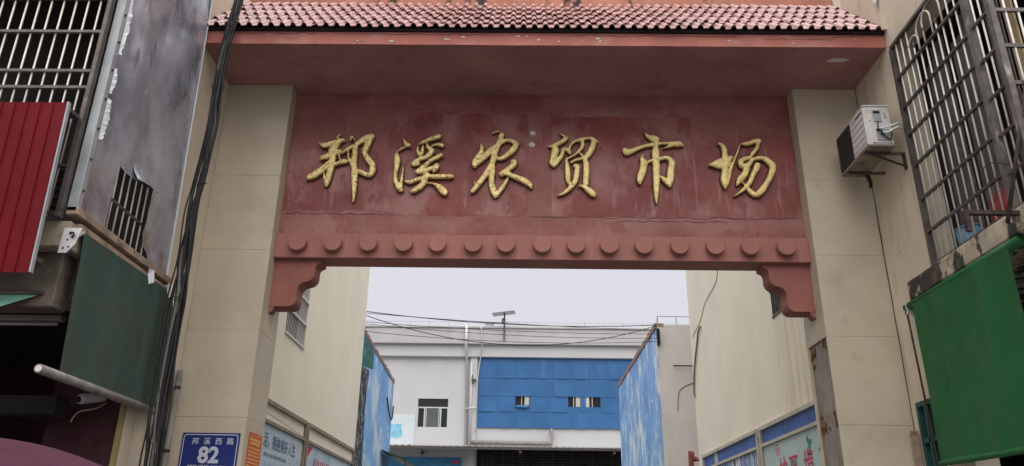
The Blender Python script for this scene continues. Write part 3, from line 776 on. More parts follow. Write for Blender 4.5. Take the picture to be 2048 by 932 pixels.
# ---------------------------------------------------------------- left side: crumpled sheet over the balcony side
MS = thing('metal_sheet', 'crumpled grey metal sheet with a torn hole, screwed over the balcony side', 'metal sheet', (XL+.03, -1.7, 4.1))
outer = [(-2.54,4.10),(-.80,4.14),(-1.01,8.3),(-2.54,8.3)]
hole = [(-2.085,4.735),(-1.95,4.72),(-1.80,4.715),(-1.66,4.705),(-1.52,4.72),(-1.43,4.76),(-1.405,4.95),(-1.41,5.14),(-1.385,4.93),(-1.375,4.78),(-1.39,4.60),(-1.36,4.48),(-1.345,4.36),(-1.29,4.27),(-1.19,4.20),(-1.175,4.13),(-1.6,4.118),(-2.045,4.112),(-2.055,4.3),(-2.06,4.5)]
pts2 = [Vector(p) for p in outer+hole]
ed = [(i, (i+1) % 4) for i in range(4)] + [(4+i, 4+(i+1) % len(hole)) for i in range(len(hole))]
def inside(p, poly):
    c = False
    for i in range(len(poly)):
        a, d = poly[i], poly[i-1]
        if (a[1] > p[1]) != (d[1] > p[1]) and p[0] < (d[0]-a[0])*(p[1]-a[1])/(d[1]-a[1])+a[0]: c = not c
    return c
rs = random.Random(3)
yy = -2.48
while yy < -.82:
    zz = 4.16
    while zz < 8.25:
        q = (yy+rs.uniform(-.01,.01), zz+rs.uniform(-.01,.01))
        if inside(q, outer) and not inside(q, hole): pts2.append(Vector(q))
        zz += .045
    yy += .045
vo, eo, fo, *_ = delaunay_2d_cdt(pts2, ed, [], 0, 1e-5)
fo = [f for f in fo if inside(((vo[f[0]].x+vo[f[1]].x+vo[f[2]].x)/3, (vo[f[0]].y+vo[f[1]].y+vo[f[2]].y)/3), outer)
      and not inside(((vo[f[0]].x+vo[f[1]].x+vo[f[2]].x)/3, (vo[f[0]].y+vo[f[1]].y+vo[f[2]].y)/3), hole)]
def dent(y, z):
    e = min(1, max(0, min(y+2.53, -.82-y))/.3)
    a = mnoise.noise((y*1.5+.4, z*.95, 2.0)); c = abs(mnoise.noise((y*1.1+z*.6, z*.8-y*.5, 7.0)))
    d = mnoise.noise((y*5, z*3.4, 1.0))
    r = .07*a + .09*(c-.2) + .014*d
    tear = math.exp(-((y+1.52)/.17)**2) * math.exp(-max(0, z-4.70)/.10) if (y < -1.39 and z > 4.55) else 0
    return r*e + .13*tear
sh = MB().add([(XL+.045+dent(q.x, q.y), q.x, q.y) for q in vo], [tuple(f) for f in fo]).build('sheet', galv_m, MS, smooth=True)
lv = []; nu = 14
for i in range(nu+1):
    t = i/nu; y = -1.86+.46*t; ze = 4.715+.07*t**2; wv = sin(pi*min(1, .15+.85*t))**.6 if t < .99 else .3
    for (dz, dx) in ((.22, .001), (.14, .018), (.07, .050), (.015, .090), (-.02, .095)):
        lv.append((XL+.045+dent(y, ze+.2*wv)+dx*wv, y+.015*t, ze+dz*wv))
MB().add(lv, [(i*5+k, i*5+k+1, (i+1)*5+k+1, (i+1)*5+k) for i in range(nu) for k in range(4)]).build('torn_lip', galv_m, MS, smooth=True)
tr = MB().box(XL+.005, XL+.085, -2.60, -2.535, 4.06, 8.3).build('edge_trim', trim_m, MS, bevel=.004)
for k in range(14):
    MB().tube([(XL+.083, -2.567, 4.25+k*.29), (XL+.094, -2.567, 4.25+k*.29)], .011, 8).build('screw', joint_m, tr)
# torn film left on the trim
for (z0, z1, wd) in ((4.75, 5.15, .07), (5.2, 5.45, .04), (5.6, 6.2, .05)):
    n = 14; v = []
    for i in range(n+1):
        z = z0+(z1-z0)*i/n
        wq = wd*(.4+.6*sin(pi*i/n)) + rs.uniform(-.012, .012)
        v += [(XL+.088, -2.537, z), (XL+.096+rs.uniform(0,.012), -2.537+wq, z+rs.uniform(-.01,.01))]
    MB().add(v, [(2*i, 2*i+1, 2*i+3, 2*i+2) for i in range(n)]).build('torn_film', tape_m, tr)
MB().add([(XL+.062, -.80, 4.12), (XL+.062, -1.01, 8.3), (XL+.062, -.999, 8.3), (XL+.062, -.789, 4.12), (XL+.002, -.80, 4.12), (XL+.002, -1.01, 8.3), (XL+.002, -.999, 8.3), (XL+.002, -.789, 4.12)],
         [(0,1,2,3),(7,6,5,4),(0,4,5,1),(3,2,6,7),(0,3,7,4),(1,5,6,2)]).build('sealant_strip', tape_m, MS)
MB().box(XL+.004, XL+.10, -2.60, -.76, 4.03, 4.10).build('bottom_angle', tan_m, MS, bevel=.006)
# bars seen through the hole
for k in range(8):
    y = -2.04+k*.115
    MB().tube([(XL-.03, y, 4.0), (XL-.03, y, 5.2)], .008, 8).build('bar', steel_m, MS, smooth=True)
MB().box(XL-.042, XL-.018, -2.3, -1.1, 4.445, 4.468).build('rail', rail_m, MS)

# ---------------------------------------------------------------- left front cage
CG = thing('window_cage', 'steel bar cage over the dark balcony opening, above the red sheet', 'window cage', (-4.6, -2.62, 4.0))
for k in range(14):
    x = -4.02-k*.1105
    MB().tube([(x, -2.63, 4.0), (x, -2.63, 6.12)], .0085, 8).build('bar', steel_m, CG, smooth=True)
for zz in (4.02, 4.44, 5.185, 5.35, 5.755, 6.115):
    box('rail', rail_m, CG, -5.6, XL-.03, -2.655, -2.625, zz-.013, zz+.013)
box('post', rail_m, CG, XL-.04, XL-.005, -2.665, -2.605, 3.99, 7.6)
box('header_panel', corr_m, CG, -5.6, XL-.07, -2.66, -2.63, 6.15, 7.6)
vg = box('vent_grille', dark_m, CG, -4.10, -3.965, -2.60, -2.57, 4.05, 4.42)
for k in range(5):
    box('slat', room_m, vg, -4.10, -3.965, -2.612, -2.601, 4.09+k*.07, 4.12+k*.07)

# ---------------------------------------------------------------- red ribbed sheet
RS = thing('awning_sheet', 'dark red ribbed metal sheet hanging in front of the barred balcony', 'metal sheet', (-4.6, -2.85, 3.47))
v = []; x = -5.4; n = 0
prof = []
while x < -3.94:
    prof += [(x, 0), (x+.088, 0), (x+.093, .012), (x+.10, .012), (x+.104, 0)]
    x += .105
prof = [(min(px_, -3.925), d) for px_, d in prof]
for (px_, d) in prof:
    v += [(px_, -2.86-d, 4.905), (px_+.035*0, -2.80-d, 3.465)]
m_ = len(prof)
MB().add(v, [(2*i, 2*i+1, 2*i+3, 2*i+2) for i in range(m_-1)]).build('sheet', redsheet_m, RS, fix=False)
MB().add([(-3.927,-2.875,4.905),(-3.913,-2.875,4.905),(-3.913,-2.815,3.465),(-3.927,-2.815,3.465),(-3.927,-2.84,4.905),(-3.913,-2.84,4.905),(-3.913,-2.78,3.465),(-3.927,-2.78,3.465)],
         [(0,1,2,3),(7,6,5,4),(0,4,5,1),(1,5,6,2),(2,6,7,3),(3,7,4,0)]).build('edge_trim', trim_m, RS)
MB().add([(-5.4,-2.85,4.86),(-3.93,-2.85,4.86),(-3.93,-2.67,4.86),(-5.4,-2.67,4.86),(-5.4,-2.85,4.89),(-3.93,-2.85,4.89),(-3.93,-2.67,4.89),(-5.4,-2.67,4.89)],
         [(0,1,2,3),(4,5,6,7),(0,1,5,4),(1,2,6,5),(2,3,7,6),(3,0,4,7)]).build('rail', rail_m, RS)
for xx in (-4.9, -4.0):
    box('hanger', rail_m, RS, xx-.02, xx+.02, -2.80, -2.58, 3.60, 3.64)

# ---------------------------------------------------------------- left blind
def cloth(name, mt, parent, top, bot, folds, seed, nx=48, nz=30, th=0):
    """hanging sheet between two edges given as (p0, p1); folds push it along X"""
    a0, a1 = map(Vector, top); b0, b1 = map(Vector, bot)
    v = []
    for j in range(nz+1):
        t = j/nz
        for i in range(nx+1):
            s = i/nx
            p = a0.lerp(a1, s).lerp(b0.lerp(b1, s), t)
            d = folds*(mnoise.noise((s*5+seed, t*.8, seed)) + .5*mnoise.noise((s*13, t*1.5+seed, 2)))*(t**.5)*(1-.5*t)
            p = p + Vector((d, 0, 0))
            e = .012*mnoise.noise((t*3, seed, 4)) if i in (0, nx) else 0
            p.y += e
            v.append(p)
    f = [(j*(nx+1)+i, j*(nx+1)+i+1, (j+1)*(nx+1)+i+1, (j+1)*(nx+1)+i) for j in range(nz) for i in range(nx)]
    return MB().add(v, f).build(name, mt, parent, smooth=True)
GB = thing('roller_blind', 'faded dark green canvas blind weighted with a white pipe', 'blind', (-3.8, -1.5, 2.75))
cloth('canvas', lgreen_m, GB, ((-3.80,-2.45,3.935),(-3.80,-.54,3.965)), ((-3.79,-2.36,2.80),(-3.79,-.50,2.79)), .035, 1.3)
MB().tube([(-3.79,-2.63,2.775),(-3.79,-.48,2.775)], .036, 14).build('weight_pipe', weight_m, GB, smooth=True)
MB().tube([(-3.79,-2.634,2.775),(-3.79,-2.628,2.775)], .026, 12).build('pipe_plug', acwhite_m, GB)
box('top_bar', tan_m, GB, -3.845, -3.803, -2.50, -.55, 3.925, 3.985)
bp = MB().prism([(-3.855,3.90),(-3.715,3.90),(-3.745,3.76),(-3.80,3.69),(-3.865,3.69)], 'Y', -2.625, -2.615).build('bracket_plate', alu_m, GB)
for (x, z) in ((-3.80,3.85),(-3.81,3.80),(-3.79,3.74),(-3.83,3.73)):
    MB().tube([(x,-2.629,z),(x,-2.624,z)], .008, 8).build('bolt_hole', joint_m, bp)
MB().tube([(-3.80,-2.63,3.86),(-3.76,-2.65,3.85),(-3.75,-2.65,3.83),(-3.78,-2.63,3.82)], .008, 6).build('crank_hook', rust_m, GB)
MB().tube([(-3.80,-2.61,3.80),(-3.80,-2.45,3.93)], .016, 6).build('arm', pipe_m, GB)
# torn film snagged on the angle above the blind
for (y, z) in ((-1.30, 4.02), (-.86, 4.02), (-.70, 3.96)):
    MB().add([(-3.79,y,z),(-3.78,y+.09,z+.02),(-3.77,y+.11,z-.10),(-3.79,y+.05,z-.14),(-3.80,y+.02,z-.05)], [(0,1,4),(1,2,4),(2,3,4)]).build('film_scrap', tape_m, GB)

# ---------------------------------------------------------------- left shop: small things
CC = thing('security_camera', 'white bullet camera with a dangling lead on the maroon shop wall', 'camera', (-4.18, -1.02, 2.8))
MB().tube([(-4.10,-1.03,2.83),(-4.13,-1.15,2.83)], .018, 8).build('mount', white_paint_m, CC)
MB().tube([(-4.10,-1.06,2.84),(-4.19,-1.26,2.785),(-4.20,-1.28,2.78)], [.045,.047,.040], 14).build('housing', white_paint_m, CC, smooth=False)
MB().tube([(-4.199,-1.279,2.78),(-4.203,-1.287,2.777)], .030, 12).build('lens', dark_m, CC)
MB().tube(smoothline([(-4.06,-1.05,2.79),(-4.10,-1.15,2.72),(-4.20,-1.22,2.68),(-4.24,-1.24,2.62),(-4.25,-1.24,2.58)]), .007, 6).build('lead', pipe_m, CC, smooth=True)
PS = thing('parasol', 'faded pink cloth parasol standing in front of the maroon shop', 'parasol', (-3.75, -3.45, 0))
v = []; nr, na = 9, 48
for i in range(nr+1):
    r = 1.25*i/nr
    for k in range(na):
        a = 2*pi*k/na
        sagv = .035*(i/nr)**2*abs(sin(a*4))
        v.append((-3.75+r*cos(a), -3.45+r*sin(a), 2.19-.17*r**2.3+ (-sagv)))
f = [(i*na+k, i*na+(k+1) % na, (i+1)*na+(k+1) % na, (i+1)*na+k) for i in range(nr) for k in range(na)]
MB().add(v, f).build('canopy', pink_m, PS, smooth=True)
for k in range(8):
    a = 2*pi*k/8
    MB().tube([(-3.75+r*cos(a), -3.45+r*sin(a), 2.175-.17*r**2.3) for r in [1.22*q/6 for q in range(7)]], .006, 5).build('rib', rail_m, PS)
MB().tube([(-3.75,-3.45,0),(-3.75,-3.45,2.24)], .02, 10).build('pole', pipe_m, PS)
MN = thing('awning', 'small mint green cloth awning rolled up under the concrete lintel', 'awning', (-4.6,-2.3,3.2))
MB().add([(-5.3,-2.46,3.40),(-4.02,-2.46,3.40),(-4.35,-2.62,3.20),(-5.3,-2.75,3.08)], [(0,1,2,3)]).build('cloth', mint_m, MN)
MB().tube([(-5.3,-2.47,3.41),(-4.0,-2.47,3.41)], .018, 8).build('bar', rail_m, MN)
LT = thing('tube_light', 'unlit white tube light fitting under the lintel inside the shop', 'light', (-4.5,-2.0,3.2))
MB().box(-5.3,-4.06,-2.06,-1.98,3.30,3.345).build('batten', pipe_m, LT, bevel=.005)
MB().tube([(-5.25,-2.02,3.275),(-4.1,-2.02,3.275)], .014, 8).build('tube', white_paint_m, LT, smooth=True)
for xx in (-5.1,-4.2):
    MB().tube([(xx,-2.02,3.34),(xx,-2.02,3.76)], .006, 5).build('hanger', joint_m, LT)
# conduit and cables running down beside the left pillar
CD = thing('conduit', 'grey plastic conduit running up the wall beside the left pillar', 'conduit', (-3.83,-.12,0))
MB().tube([(-3.855,-.08,0),(-3.855,-.08,3.3)], .028, 12).build('pipe', weight_m, CD, smooth=True)
for z in (2.45, 3.1):
    MB().tube([(-3.855,-.08,z),(-3.855,-.08,z+.03)], .033, 12).build('clip', rust_m, CD)
CB = thing('cable_bundle', 'thick bundle of black cables hanging past the left end of the eave', 'cables', (-3.55,-1.0,0))
cz = [9.6, 8.4, 7.45, 7.03, 6.69, 6.23, 5.73, 5.07, 4.73, 4.24, 3.82, 3.32, 2.70, 2.24, 1.4, .1]
cx = [-3.42,-3.45,-3.50,-3.535,-3.56,-3.575,-3.565,-3.585,-3.60,-3.595,-3.59,-3.58,-3.565,-3.55,-3.55,-3.56]
rc = random.Random(11)
for k in range(11):
    ox, oy = rc.uniform(-.06,.06), rc.uniform(-.035,.03)
    pts = []
    for z, x in zip(cz, cx):
        sp = 1.0 if z > 6 else 1.0+(6-z)*.22
        pts.append((x+ox*sp+rc.uniform(-.03,.03)*(1 if z < 6.8 else .3), -1.005+oy+rc.uniform(-.015,.01), z))
    MB().tube(smoothline(pts, 5), rc.choice([.008,.010,.013,.016]), 6).build('cable', black_m if k % 6 else greycable_m, CB, smooth=True)
for z in (7.3, 6.0, 4.9, 3.6):
    i = min(range(len(cz)), key=lambda q: abs(cz[q]-z))
    MB().tube([(cx[i]+.07*cos(a), -1.005+.045*sin(a), cz[i]+.01*sin(2*a)) for a in [q*.5 for q in range(14)]], .005, 5).build('tie', joint_m, CB)
for k in range(3):
    z0 = (5.9, 4.1, 3.1)[k]
    pts = [(-3.60+rc.uniform(-.06,.08), -1.0+rc.uniform(-.05,.02), z0-q*.14) for q in range(6)]
    MB().tube(smoothline(pts, 4), .0035, 5).build('stray_wire', black_m, CB)

# ---------------------------------------------------------------- street number plate and notice on the left pillar
NP = thing('number_plate', 'blue street number plate reading 82 on the left pillar', 'sign', (-3.44, -.012, 2.25))
pl = MB().box(-3.742,-3.142,-.014,-.003,2.26,2.66).build('plate', plate_m, NP)
X0, X1, Z0, Z1 = -3.727,-3.157,2.275,2.645
def rr_pts(x0,x1,z0,z1,r):
    out = []
    for (cx_,cz_,a0) in ((x1-r,z1-r,0),(x0+r,z1-r,90),(x0+r,z0+r,180),(x1-r,z0+r,270)):
        out += [(cx_+r*cos(radians(a0+q*18)), cz_+r*sin(radians(a0+q*18))) for q in range(6)]
    return out
o1, o2 = rr_pts(X0,X1,Z0,Z1,.03), rr_pts(X0+.008,X1-.008,Z0+.008,Z1-.008,.024)
n = len(o1)
MB().add([(x,-.0155,z) for x,z in o1]+[(x,-.0155,z) for x,z in o2], [(k,(k+1)%n,n+(k+1)%n,n+k) for k in range(n)]).build('border', plateink_m, pl)
for k, ch in enumerate('邦溪西路'):
    put_text('lettering', ch, .074, plateink_m, pl, (-3.635+k*.121, -.0145, 2.548), (1,0,0), (0,0,1), (0,-1,0), offset=.0006)
put_text('number', '82', .222, plateink_m, pl, (-3.442, -.0145, 2.362), (1,0,0), (0,0,1), (0,-1,0), offset=.0075, align='CENTER', sx=.98)
put_text('postcode', '邮政编码:572821', .058, plateink_m, pl, (-3.442, -.0145, 2.290), (1,0,0), (0,0,1), (0,-1,0), offset=.0005, align='CENTER', sx=1.0)
NT = thing('notice', 'narrow red paper notice with yellow print pasted round the left pillar', 'notice', (-3.09, .35, 2.0))
pp = MB().box(-3.098,-3.095,.13,.575,1.95,2.70).build('paper', redpaper_m, NT)
rn = random.Random(4)
box('print_line', yellowink_m, pp, -3.0945,-3.0935,.15,.555,2.672,2.678)
for (z, a, c, h) in [(2.630,.17,.53,.028),(2.592,.20,.50,.028)]+[(2.540-k*.037,.16,.54,.016) for k in range(14)]:
    y = a
    while y < c:
        l = rn.uniform(.02,.05)
        box('print_line', yellowink_m, pp, -3.0945,-3.0935, y, min(c, y+l), z-h/2, z+h/2)
        y += l+.008

# ---------------------------------------------------------------- notice boards in the alley
def board(label, side, y0, y1, fm, header_mat, poster_mat):
    s = 1 if side == 'L' else -1
    xw = XL if side == 'L' else XR
    T = thing('notice_board', label, 'notice board', (xw+.03*s, (y0+y1)/2, 1.6), 'framed boards along the alley walls')
    X = lambda a, c: (xw+a*s, xw+c*s)
    t = .055
    def bx(nm, mt, a, c, ya, yb, za, zb, par=T):
        xa, xb = X(a, c); return box(nm, mt, par, xa, xb, ya, yb, za, zb)
    bx('frame', fm, .002, .075, y0, y1, 3.465, 3.525)
    bx('frame', fm, .002, .072, y0, y1, 3.195, 3.245)
    bx('frame', fm, .002, .072, y0, y1, 1.60, 1.65)
    bx('frame', fm, .002, .074, y0, y0+t, 1.65, 3.195)
    bx('frame', fm, .002, .074, y1-t, y1, 1.65, 3.195)
    bx('frame', fm, .002, .074, y0, y0+t, 3.245, 3.465)
    bx('frame', fm, .002, .074, y1-t, y1, 3.245, 3.465)
    bx('header', header_mat, .002, .03, y0+t, y1-t, 3.245, 3.465)
    p = bx('poster', poster_mat, .002, .035, y0+t, y1-t, 1.65, 3.195)
    return T, p
T1, p1 = board('beige topped board whose pale blue poster has a large headline, next to the left pillar', 'L', 2.35, 5.16, frame_m, cream_m, poster_m)
T2, p2 = board('beige topped board whose blue poster has small red print, beyond the large headline board', 'L', 5.27, 9.25, frame_m, cream_m, poster_m)
LN = ((0,1,0),(0,0,1),(1,0,0))
put_text('lettering', '活，拥抱美好人生', .215, ink_m, p1, (XL+.0355, 3.02, 2.90), *LN, offset=.002, sx=.98)
rn = random.Random(9)
def dashes(par, mt, xw, s, y0, y1, z, h, lo, hi, gap):
    y = y0; mb = MB()
    while y < y1:
        l = rn.uniform(lo, hi); mb.box(xw, xw+.001*s, y, min(y1, y+l), z-h/2, z+h/2); y += l+gap
    mb.build('print_line', mt, par)
dashes(p1, greyink_m, XL+.0355, 1, 3.10, 4.25, 2.78, .05, .06, .12, .035)
for k in range(5):
    dashes(p1, greyink_m, XL+.0355, 1, 2.85, 3.75, 2.56-k*.085, .028, .04, .12, .02)
for k in range(4):
    pts = [(4.0+k*.22+.05*rn.uniform(-1,1), 2.34+q*.05) for q in range(5)]
    mb = MB()
    for q in range(4):
        mb.prism([(pts[q][0]-.03,pts[q][1]),(pts[q][0]+.03,pts[q][1]),(pts[q+1][0]+.025,pts[q+1][1]+.03),(pts[q+1][0]-.04,pts[q+1][1]+.02)], 'X', XL+.0355+q*.0003, XL+.0365+q*.0003)
    mb.build('ink_drawing', ink_m if k % 2 else greenink_m, p1)
def glyphs(par, mt, xw, y0, y1, z, h):
    y = y0; mb = MB()
    while y < y1:
        wd = h*1.15
        for q in range(4): mb.box(xw, xw+.001+.0002*q, y, y+wd*rn.uniform(.5, .9), z+h*(q*.28-.5), z+h*(q*.28-.5)+h*.11)
        for q in range(2):
            yy_ = y+wd*rn.uniform(.1, .8); mb.box(xw, xw+.002+.0002*q, yy_, yy_+h*.13, z-h*.5*rn.uniform(.5, 1), z+h*.5*rn.uniform(.4, 1))
        y += wd*1.12
    mb.build('print_line', mt, par)
glyphs(p2, redink_m, XL+.0355, 5.9, 8.9, 2.93, .13)
for k in range(4):
    dashes(p2, greyink_m, XL+.0355, 1, 5.6, 8.9, 2.70-k*.085, .028, .05, .15, .03)
MB().prism([(5.36,3.17),(5.80,3.17),(5.62,3.06),(5.52,2.98)], 'X', XL+.0355, XL+.0365).build('red_emblem', redink_m, p2)
MB().prism([(2.55,3.36),(5.0,3.27),(5.0,3.274),(2.55,3.365)], 'X', XL+.031, XL+.033).build('crack', joint_m, T1)
T3, p3 = board('blue topped board with pale green poster and red characters, next to the right pillar', 'R', 2.05, 5.20, palef_m, header_m, posterr_m)
T4, p4 = board('blue topped board with peeling poster and white strip, beyond the pale green poster board', 'R', 5.36, 9.60, palef_m, header_m, tornposter_m)
box('white_strip', white_paint_m, T4, XR-.036, XR-.0305, 8.32, 8.60, 3.20, 3.50)
RN = ((0,-1,0),(0,0,1),(-1,0,0))
for (ch, y) in (('环', 3.92), ('境', 3.30), ('卫', 2.70), ('护', 4.42)):
    put_text('lettering', ch, .50, pinkink_m, p3, (XR-.0355, y, 2.52), *RN, offset=.012, sx=.82)
    put_text('lettering', ch, .50, redink_m, p3, (XR-.0365, y, 2.52), *RN, offset=.004, sx=.82)
# seal, leaf sprigs on the pale green poster
sea = MB()
n = 28
v = [(XR-.0358, 4.42+.115*cos(2*pi*k/n), 3.07+.085*sin(2*pi*k/n)) for k in range(n)]+[(XR-.0358, 4.42+.095*cos(2*pi*k/n), 3.07+.068*sin(2*pi*k/n)) for k in range(n)]
sea.add(v, [(k,(k+1)%n,n+(k+1)%n,n+k) for k in range(n)])
for (y,z,wd,h) in ((4.46,3.07,.03,.07),(4.40,3.08,.05,.015),(4.40,3.05,.05,.015),(4.37,3.07,.012,.06)):
    sea.box(XR-.0362, XR-.0356, y-wd/2, y+wd/2, z-h/2, z+h/2)
sea.build('round_seal', redink_m, p3)
def leaf(par, y, z, l, a, wd, d=0.0):
    pts = []
    for q in range(9):
        t = q/8; pts.append((t*l, wd*sin(pi*t)**.8))
    for q in range(7, 0, -1):
        t = q/8; pts.append((t*l, -wd*sin(pi*t)**.8))
    ca, sa = cos(a), sin(a)
    MB().prism([(y-(p*ca-q*sa), z+p*sa+q*ca) for p, q in pts], 'X', XR-.0358-d, XR-.0355-d).build('leaf', greenink_m, par)
for i, (a, l) in enumerate(((1.9,.16),(.5,.15),(-.7,.10),(-2.2,.19))): leaf(p3, 3.02, 2.98, l, a, l*.28, i*.0003)
for i, (a, l) in enumerate(((1.2,.22),(1.8,.22),(2.4,.18),(.6,.17))): leaf(p3, 3.72, 2.72, l, a, l*.32, i*.0003)

# ---------------------------------------------------------------- right side: air conditioner
AC = thing('air_conditioner', 'white outdoor air conditioner unit on a wall bracket under the eave', 'air conditioner', (3.6,-.58,5.45))
ax0, ax1, ay0, ay1, az0, az1 = 3.45, 3.725, -.96, -.21, 5.605, 6.09
cs = MB().box(ax0+.004, ax1, ay0+.004, ay1, az0+.012, az1-.012).build('casing', acwhite_m, AC, bevel=.006)
MB().box(ax0-.006, ax1+.006, ay0-.006, ay1+.006, az1-.014, az1+.006).build('lid', acwhite_m, AC, bevel=.006)
MB().box(ax0-.003, ax1+.003, ay0-.003, ay1+.003, az0-.01, az0+.014).build('base_pan', acbase_m, AC, bevel=.004)
gr = MB().box(ax0-.004, ax0+.003, -.60, ay1-.02, az0+.025, az1-.03).build('grille', acgrille_m, AC)
for k in range(21):
    z = az0+.035+k*.0205
    box('slat', acgrille_m, gr, ax0-.010, ax0-.004, -.595, ay1-.025, z, z+.006)
for k in range(9):
    y = -.58+k*.043
    box('guard_wire', acgrille_m, gr, ax0-.013, ax0-.0102, y, y+.004, az0+.03, az1-.035)
fp = MB().box(ax0-.006, ax0+.003, ay0+.012, -.605, az0+.02, az1-.025).build('front_panel', acwhite_m, AC)
for k in range(6):
    z = az0+.05+k*.072
    box('groove', trim_m, fp, ax0-.0085, ax0-.006, ay0+.02, -.61, z, z+.010)
box('badge', plate_m, fp, ax0-.009, ax0-.006, -.93, -.76, az1-.075, az1-.055)
ep = MB().box(ax0+.05, ax1-.03, ay0-.004, ay0+.006, az0+.03, az1-.04).build('service_panel', acwhite_m, AC, bevel=.002)
tc = MB().box(3.535, 3.625, ay0-.014, ay0-.0045, 5.885, 6.03).build('terminal_cover', trim_m, ep, bevel=.004)
MB().prism([(3.545,5.985),(3.615,5.985),(3.615,6.005),(3.605,6.015),(3.555,6.015),(3.545,6.005)], 'Y', ay0-.016, ay0-.0142).build('handle_recess', dark_m, tc)
box('rating_label', trim_m, ep, 3.655, 3.685, ay0-.007, ay0-.0045, 5.93, 6.0)
vp_ = MB().box(3.545, 3.70, ay0-.013, ay0-.0045, 5.66, 5.80).build('valve_plate', trim_m, ep, bevel=.003)
for (x, z) in ((3.565, 5.785), (3.60, 5.735)):
    MB().tube([(x, ay0-.012, z), (x, ay0-.05, z)], [.017,.012], 10).build('valve', rust_m, vp_)
for i, (x, z, r) in enumerate(((3.565,5.785,.010),(3.60,5.735,.013))):
    MB().tube(smoothline([(x,ay0-.045,z),(x+.05,ay0-.07,z-.005),(3.70,ay0-.06,z+.03),(3.77,ay0-.03,z+.07),(3.83,ay0+.02,z+.09),(3.89,ay0+.06,z+.10)]), r, 8).build('refrigerant_pipe', tape_m, AC, smooth=True)
MB().tube(smoothline([(3.58,ay0-.014,5.89),(3.57,ay0-.02,5.82),(3.60,ay0-.03,5.76),(3.63,ay0-.03,5.69),(3.68,ay0-.02,5.67),(3.70,ay0-.02,5.72),(3.70,ay0-.02,5.77)]), .006, 6).build('power_lead', black_m, AC, smooth=True)
for (x, z) in ((3.50,5.90),(3.51,5.63),(3.69,5.63)):
    MB().tube([(x,ay0-.002,z),(x,ay0-.010,z)], .005, 6).build('screw', joint_m, AC)
for y in (-.82, -.34):
    bk = MB().box(3.46, XR, y-.018, y+.018, az0-.035, az0-.0105).build('bracket', rail_m, AC)
    if y > -.5: continue
    MB().tube([(3.52,y,az0-.03),(XR-.01,y,5.43)], .012, 6).build('brace', rust_m, bk)
    box('foot_plate', rust_m, bk, XR-.018, XR+.0, y-.02, y+.02, 5.40, az0-.036)
MB().tube(smoothline([(3.70,-.28,5.59),(3.74,-.26,5.50),(3.75,-.22,5.46)]), .022, 8).build('drain_hose', black_m, AC, smooth=True)

# ---------------------------------------------------------------- right cage
RC = thing('window_cage', 'steel balcony cage with arched bars above the bright green blind', 'window cage', (3.9,-1.9,4.2))
xc = XR-.03
def bar(par, x, y, z0, z1, r=.009):
    return MB().tube([(x,y,z0),(x,y,z1)], r, 8).build('bar', steel_m, par, smooth=True)
for y in (-1.13,-1.245,-1.36): bar(RC, xc, y, 4.21, 6.76)
for y, zt in ((-1.455,6.50),(-1.56,6.37),(-1.67,6.55),(-1.785,6.37),(-1.90,6.47),(-2.0,6.37)): bar(RC, xc, y, 4.21, zt)
for y in (-2.12,-2.235): bar(RC, xc, y, 4.21, 6.76)
for y in (-2.47,-2.56): bar(RC, xc, y, 4.21, 6.76)
def archbar(y0, y1, zt):
    yc, h = (y0+y1)/2, abs(y1-y0)/2
    pts = [(xc, y0, 6.37)] + [(xc, yc-(y1-y0)/2*cos(a), zt-h*.9+h*.9*sin(a)) for a in [pi*q/14 for q in range(15)]] + [(xc, y1, 6.37)]
    MB().tube(pts, .0105, 8).build('arch', steel_m, RC, smooth=True)
archbar(-1.555, -1.355, 6.62); archbar(-1.83, -1.55, 6.735); archbar(-2.01, -1.67, 6.765)
for y in (-1.455,-1.67,-1.90):
    zt = {-1.455:6.50,-1.67:6.55,-1.90:6.47}[y]
    MB().tube([(xc,y,zt-.01),(xc,y,zt+.02),(xc,y,zt+.06)], [.012,.016,.003], 8).build('spike', rail_m, RC)
for z in (6.37,6.005,5.68,5.32,4.94,4.58,4.235):
    box('rail', rail_m, RC, xc-.022, xc+.010, -2.36, -1.03, z-.013, z+.013)
for z in (6.42,6.02,5.64,5.27,4.90,4.55,4.235):
    box('rail', rail_m, RC, xc-.020, xc+.008, -2.66, -2.42, z-.013, z+.013)
box('rail', rail_m, RC, xc-.024, xc+.024, -2.72, -1.03, 6.765, 6.80)
box('post', rail_m, RC, xc-.024, xc+.024, -1.05, -1.005, 4.192, 6.764)
box('post', post_m, RC, xc-.026, xc+.026, -2.41, -2.35, 4.192, 6.764)
box('corner_post', post_m, RC, xc-.026, xc+.026, -2.72, -2.665, 4.192, 6.764)
for k in range(12):
    x = XR+.09+k*.108
    MB().tube([(x,-2.70,4.2),(x,-2.70,6.78)], .0105, 8).build('bar', steel_m, RC, smooth=True)
for z in (6.40,6.0,5.63,5.26,4.25):
    box('rail', rail_m, RC, XR+.002, 5.3, -2.715, -2.69, z-.018, z+.018)
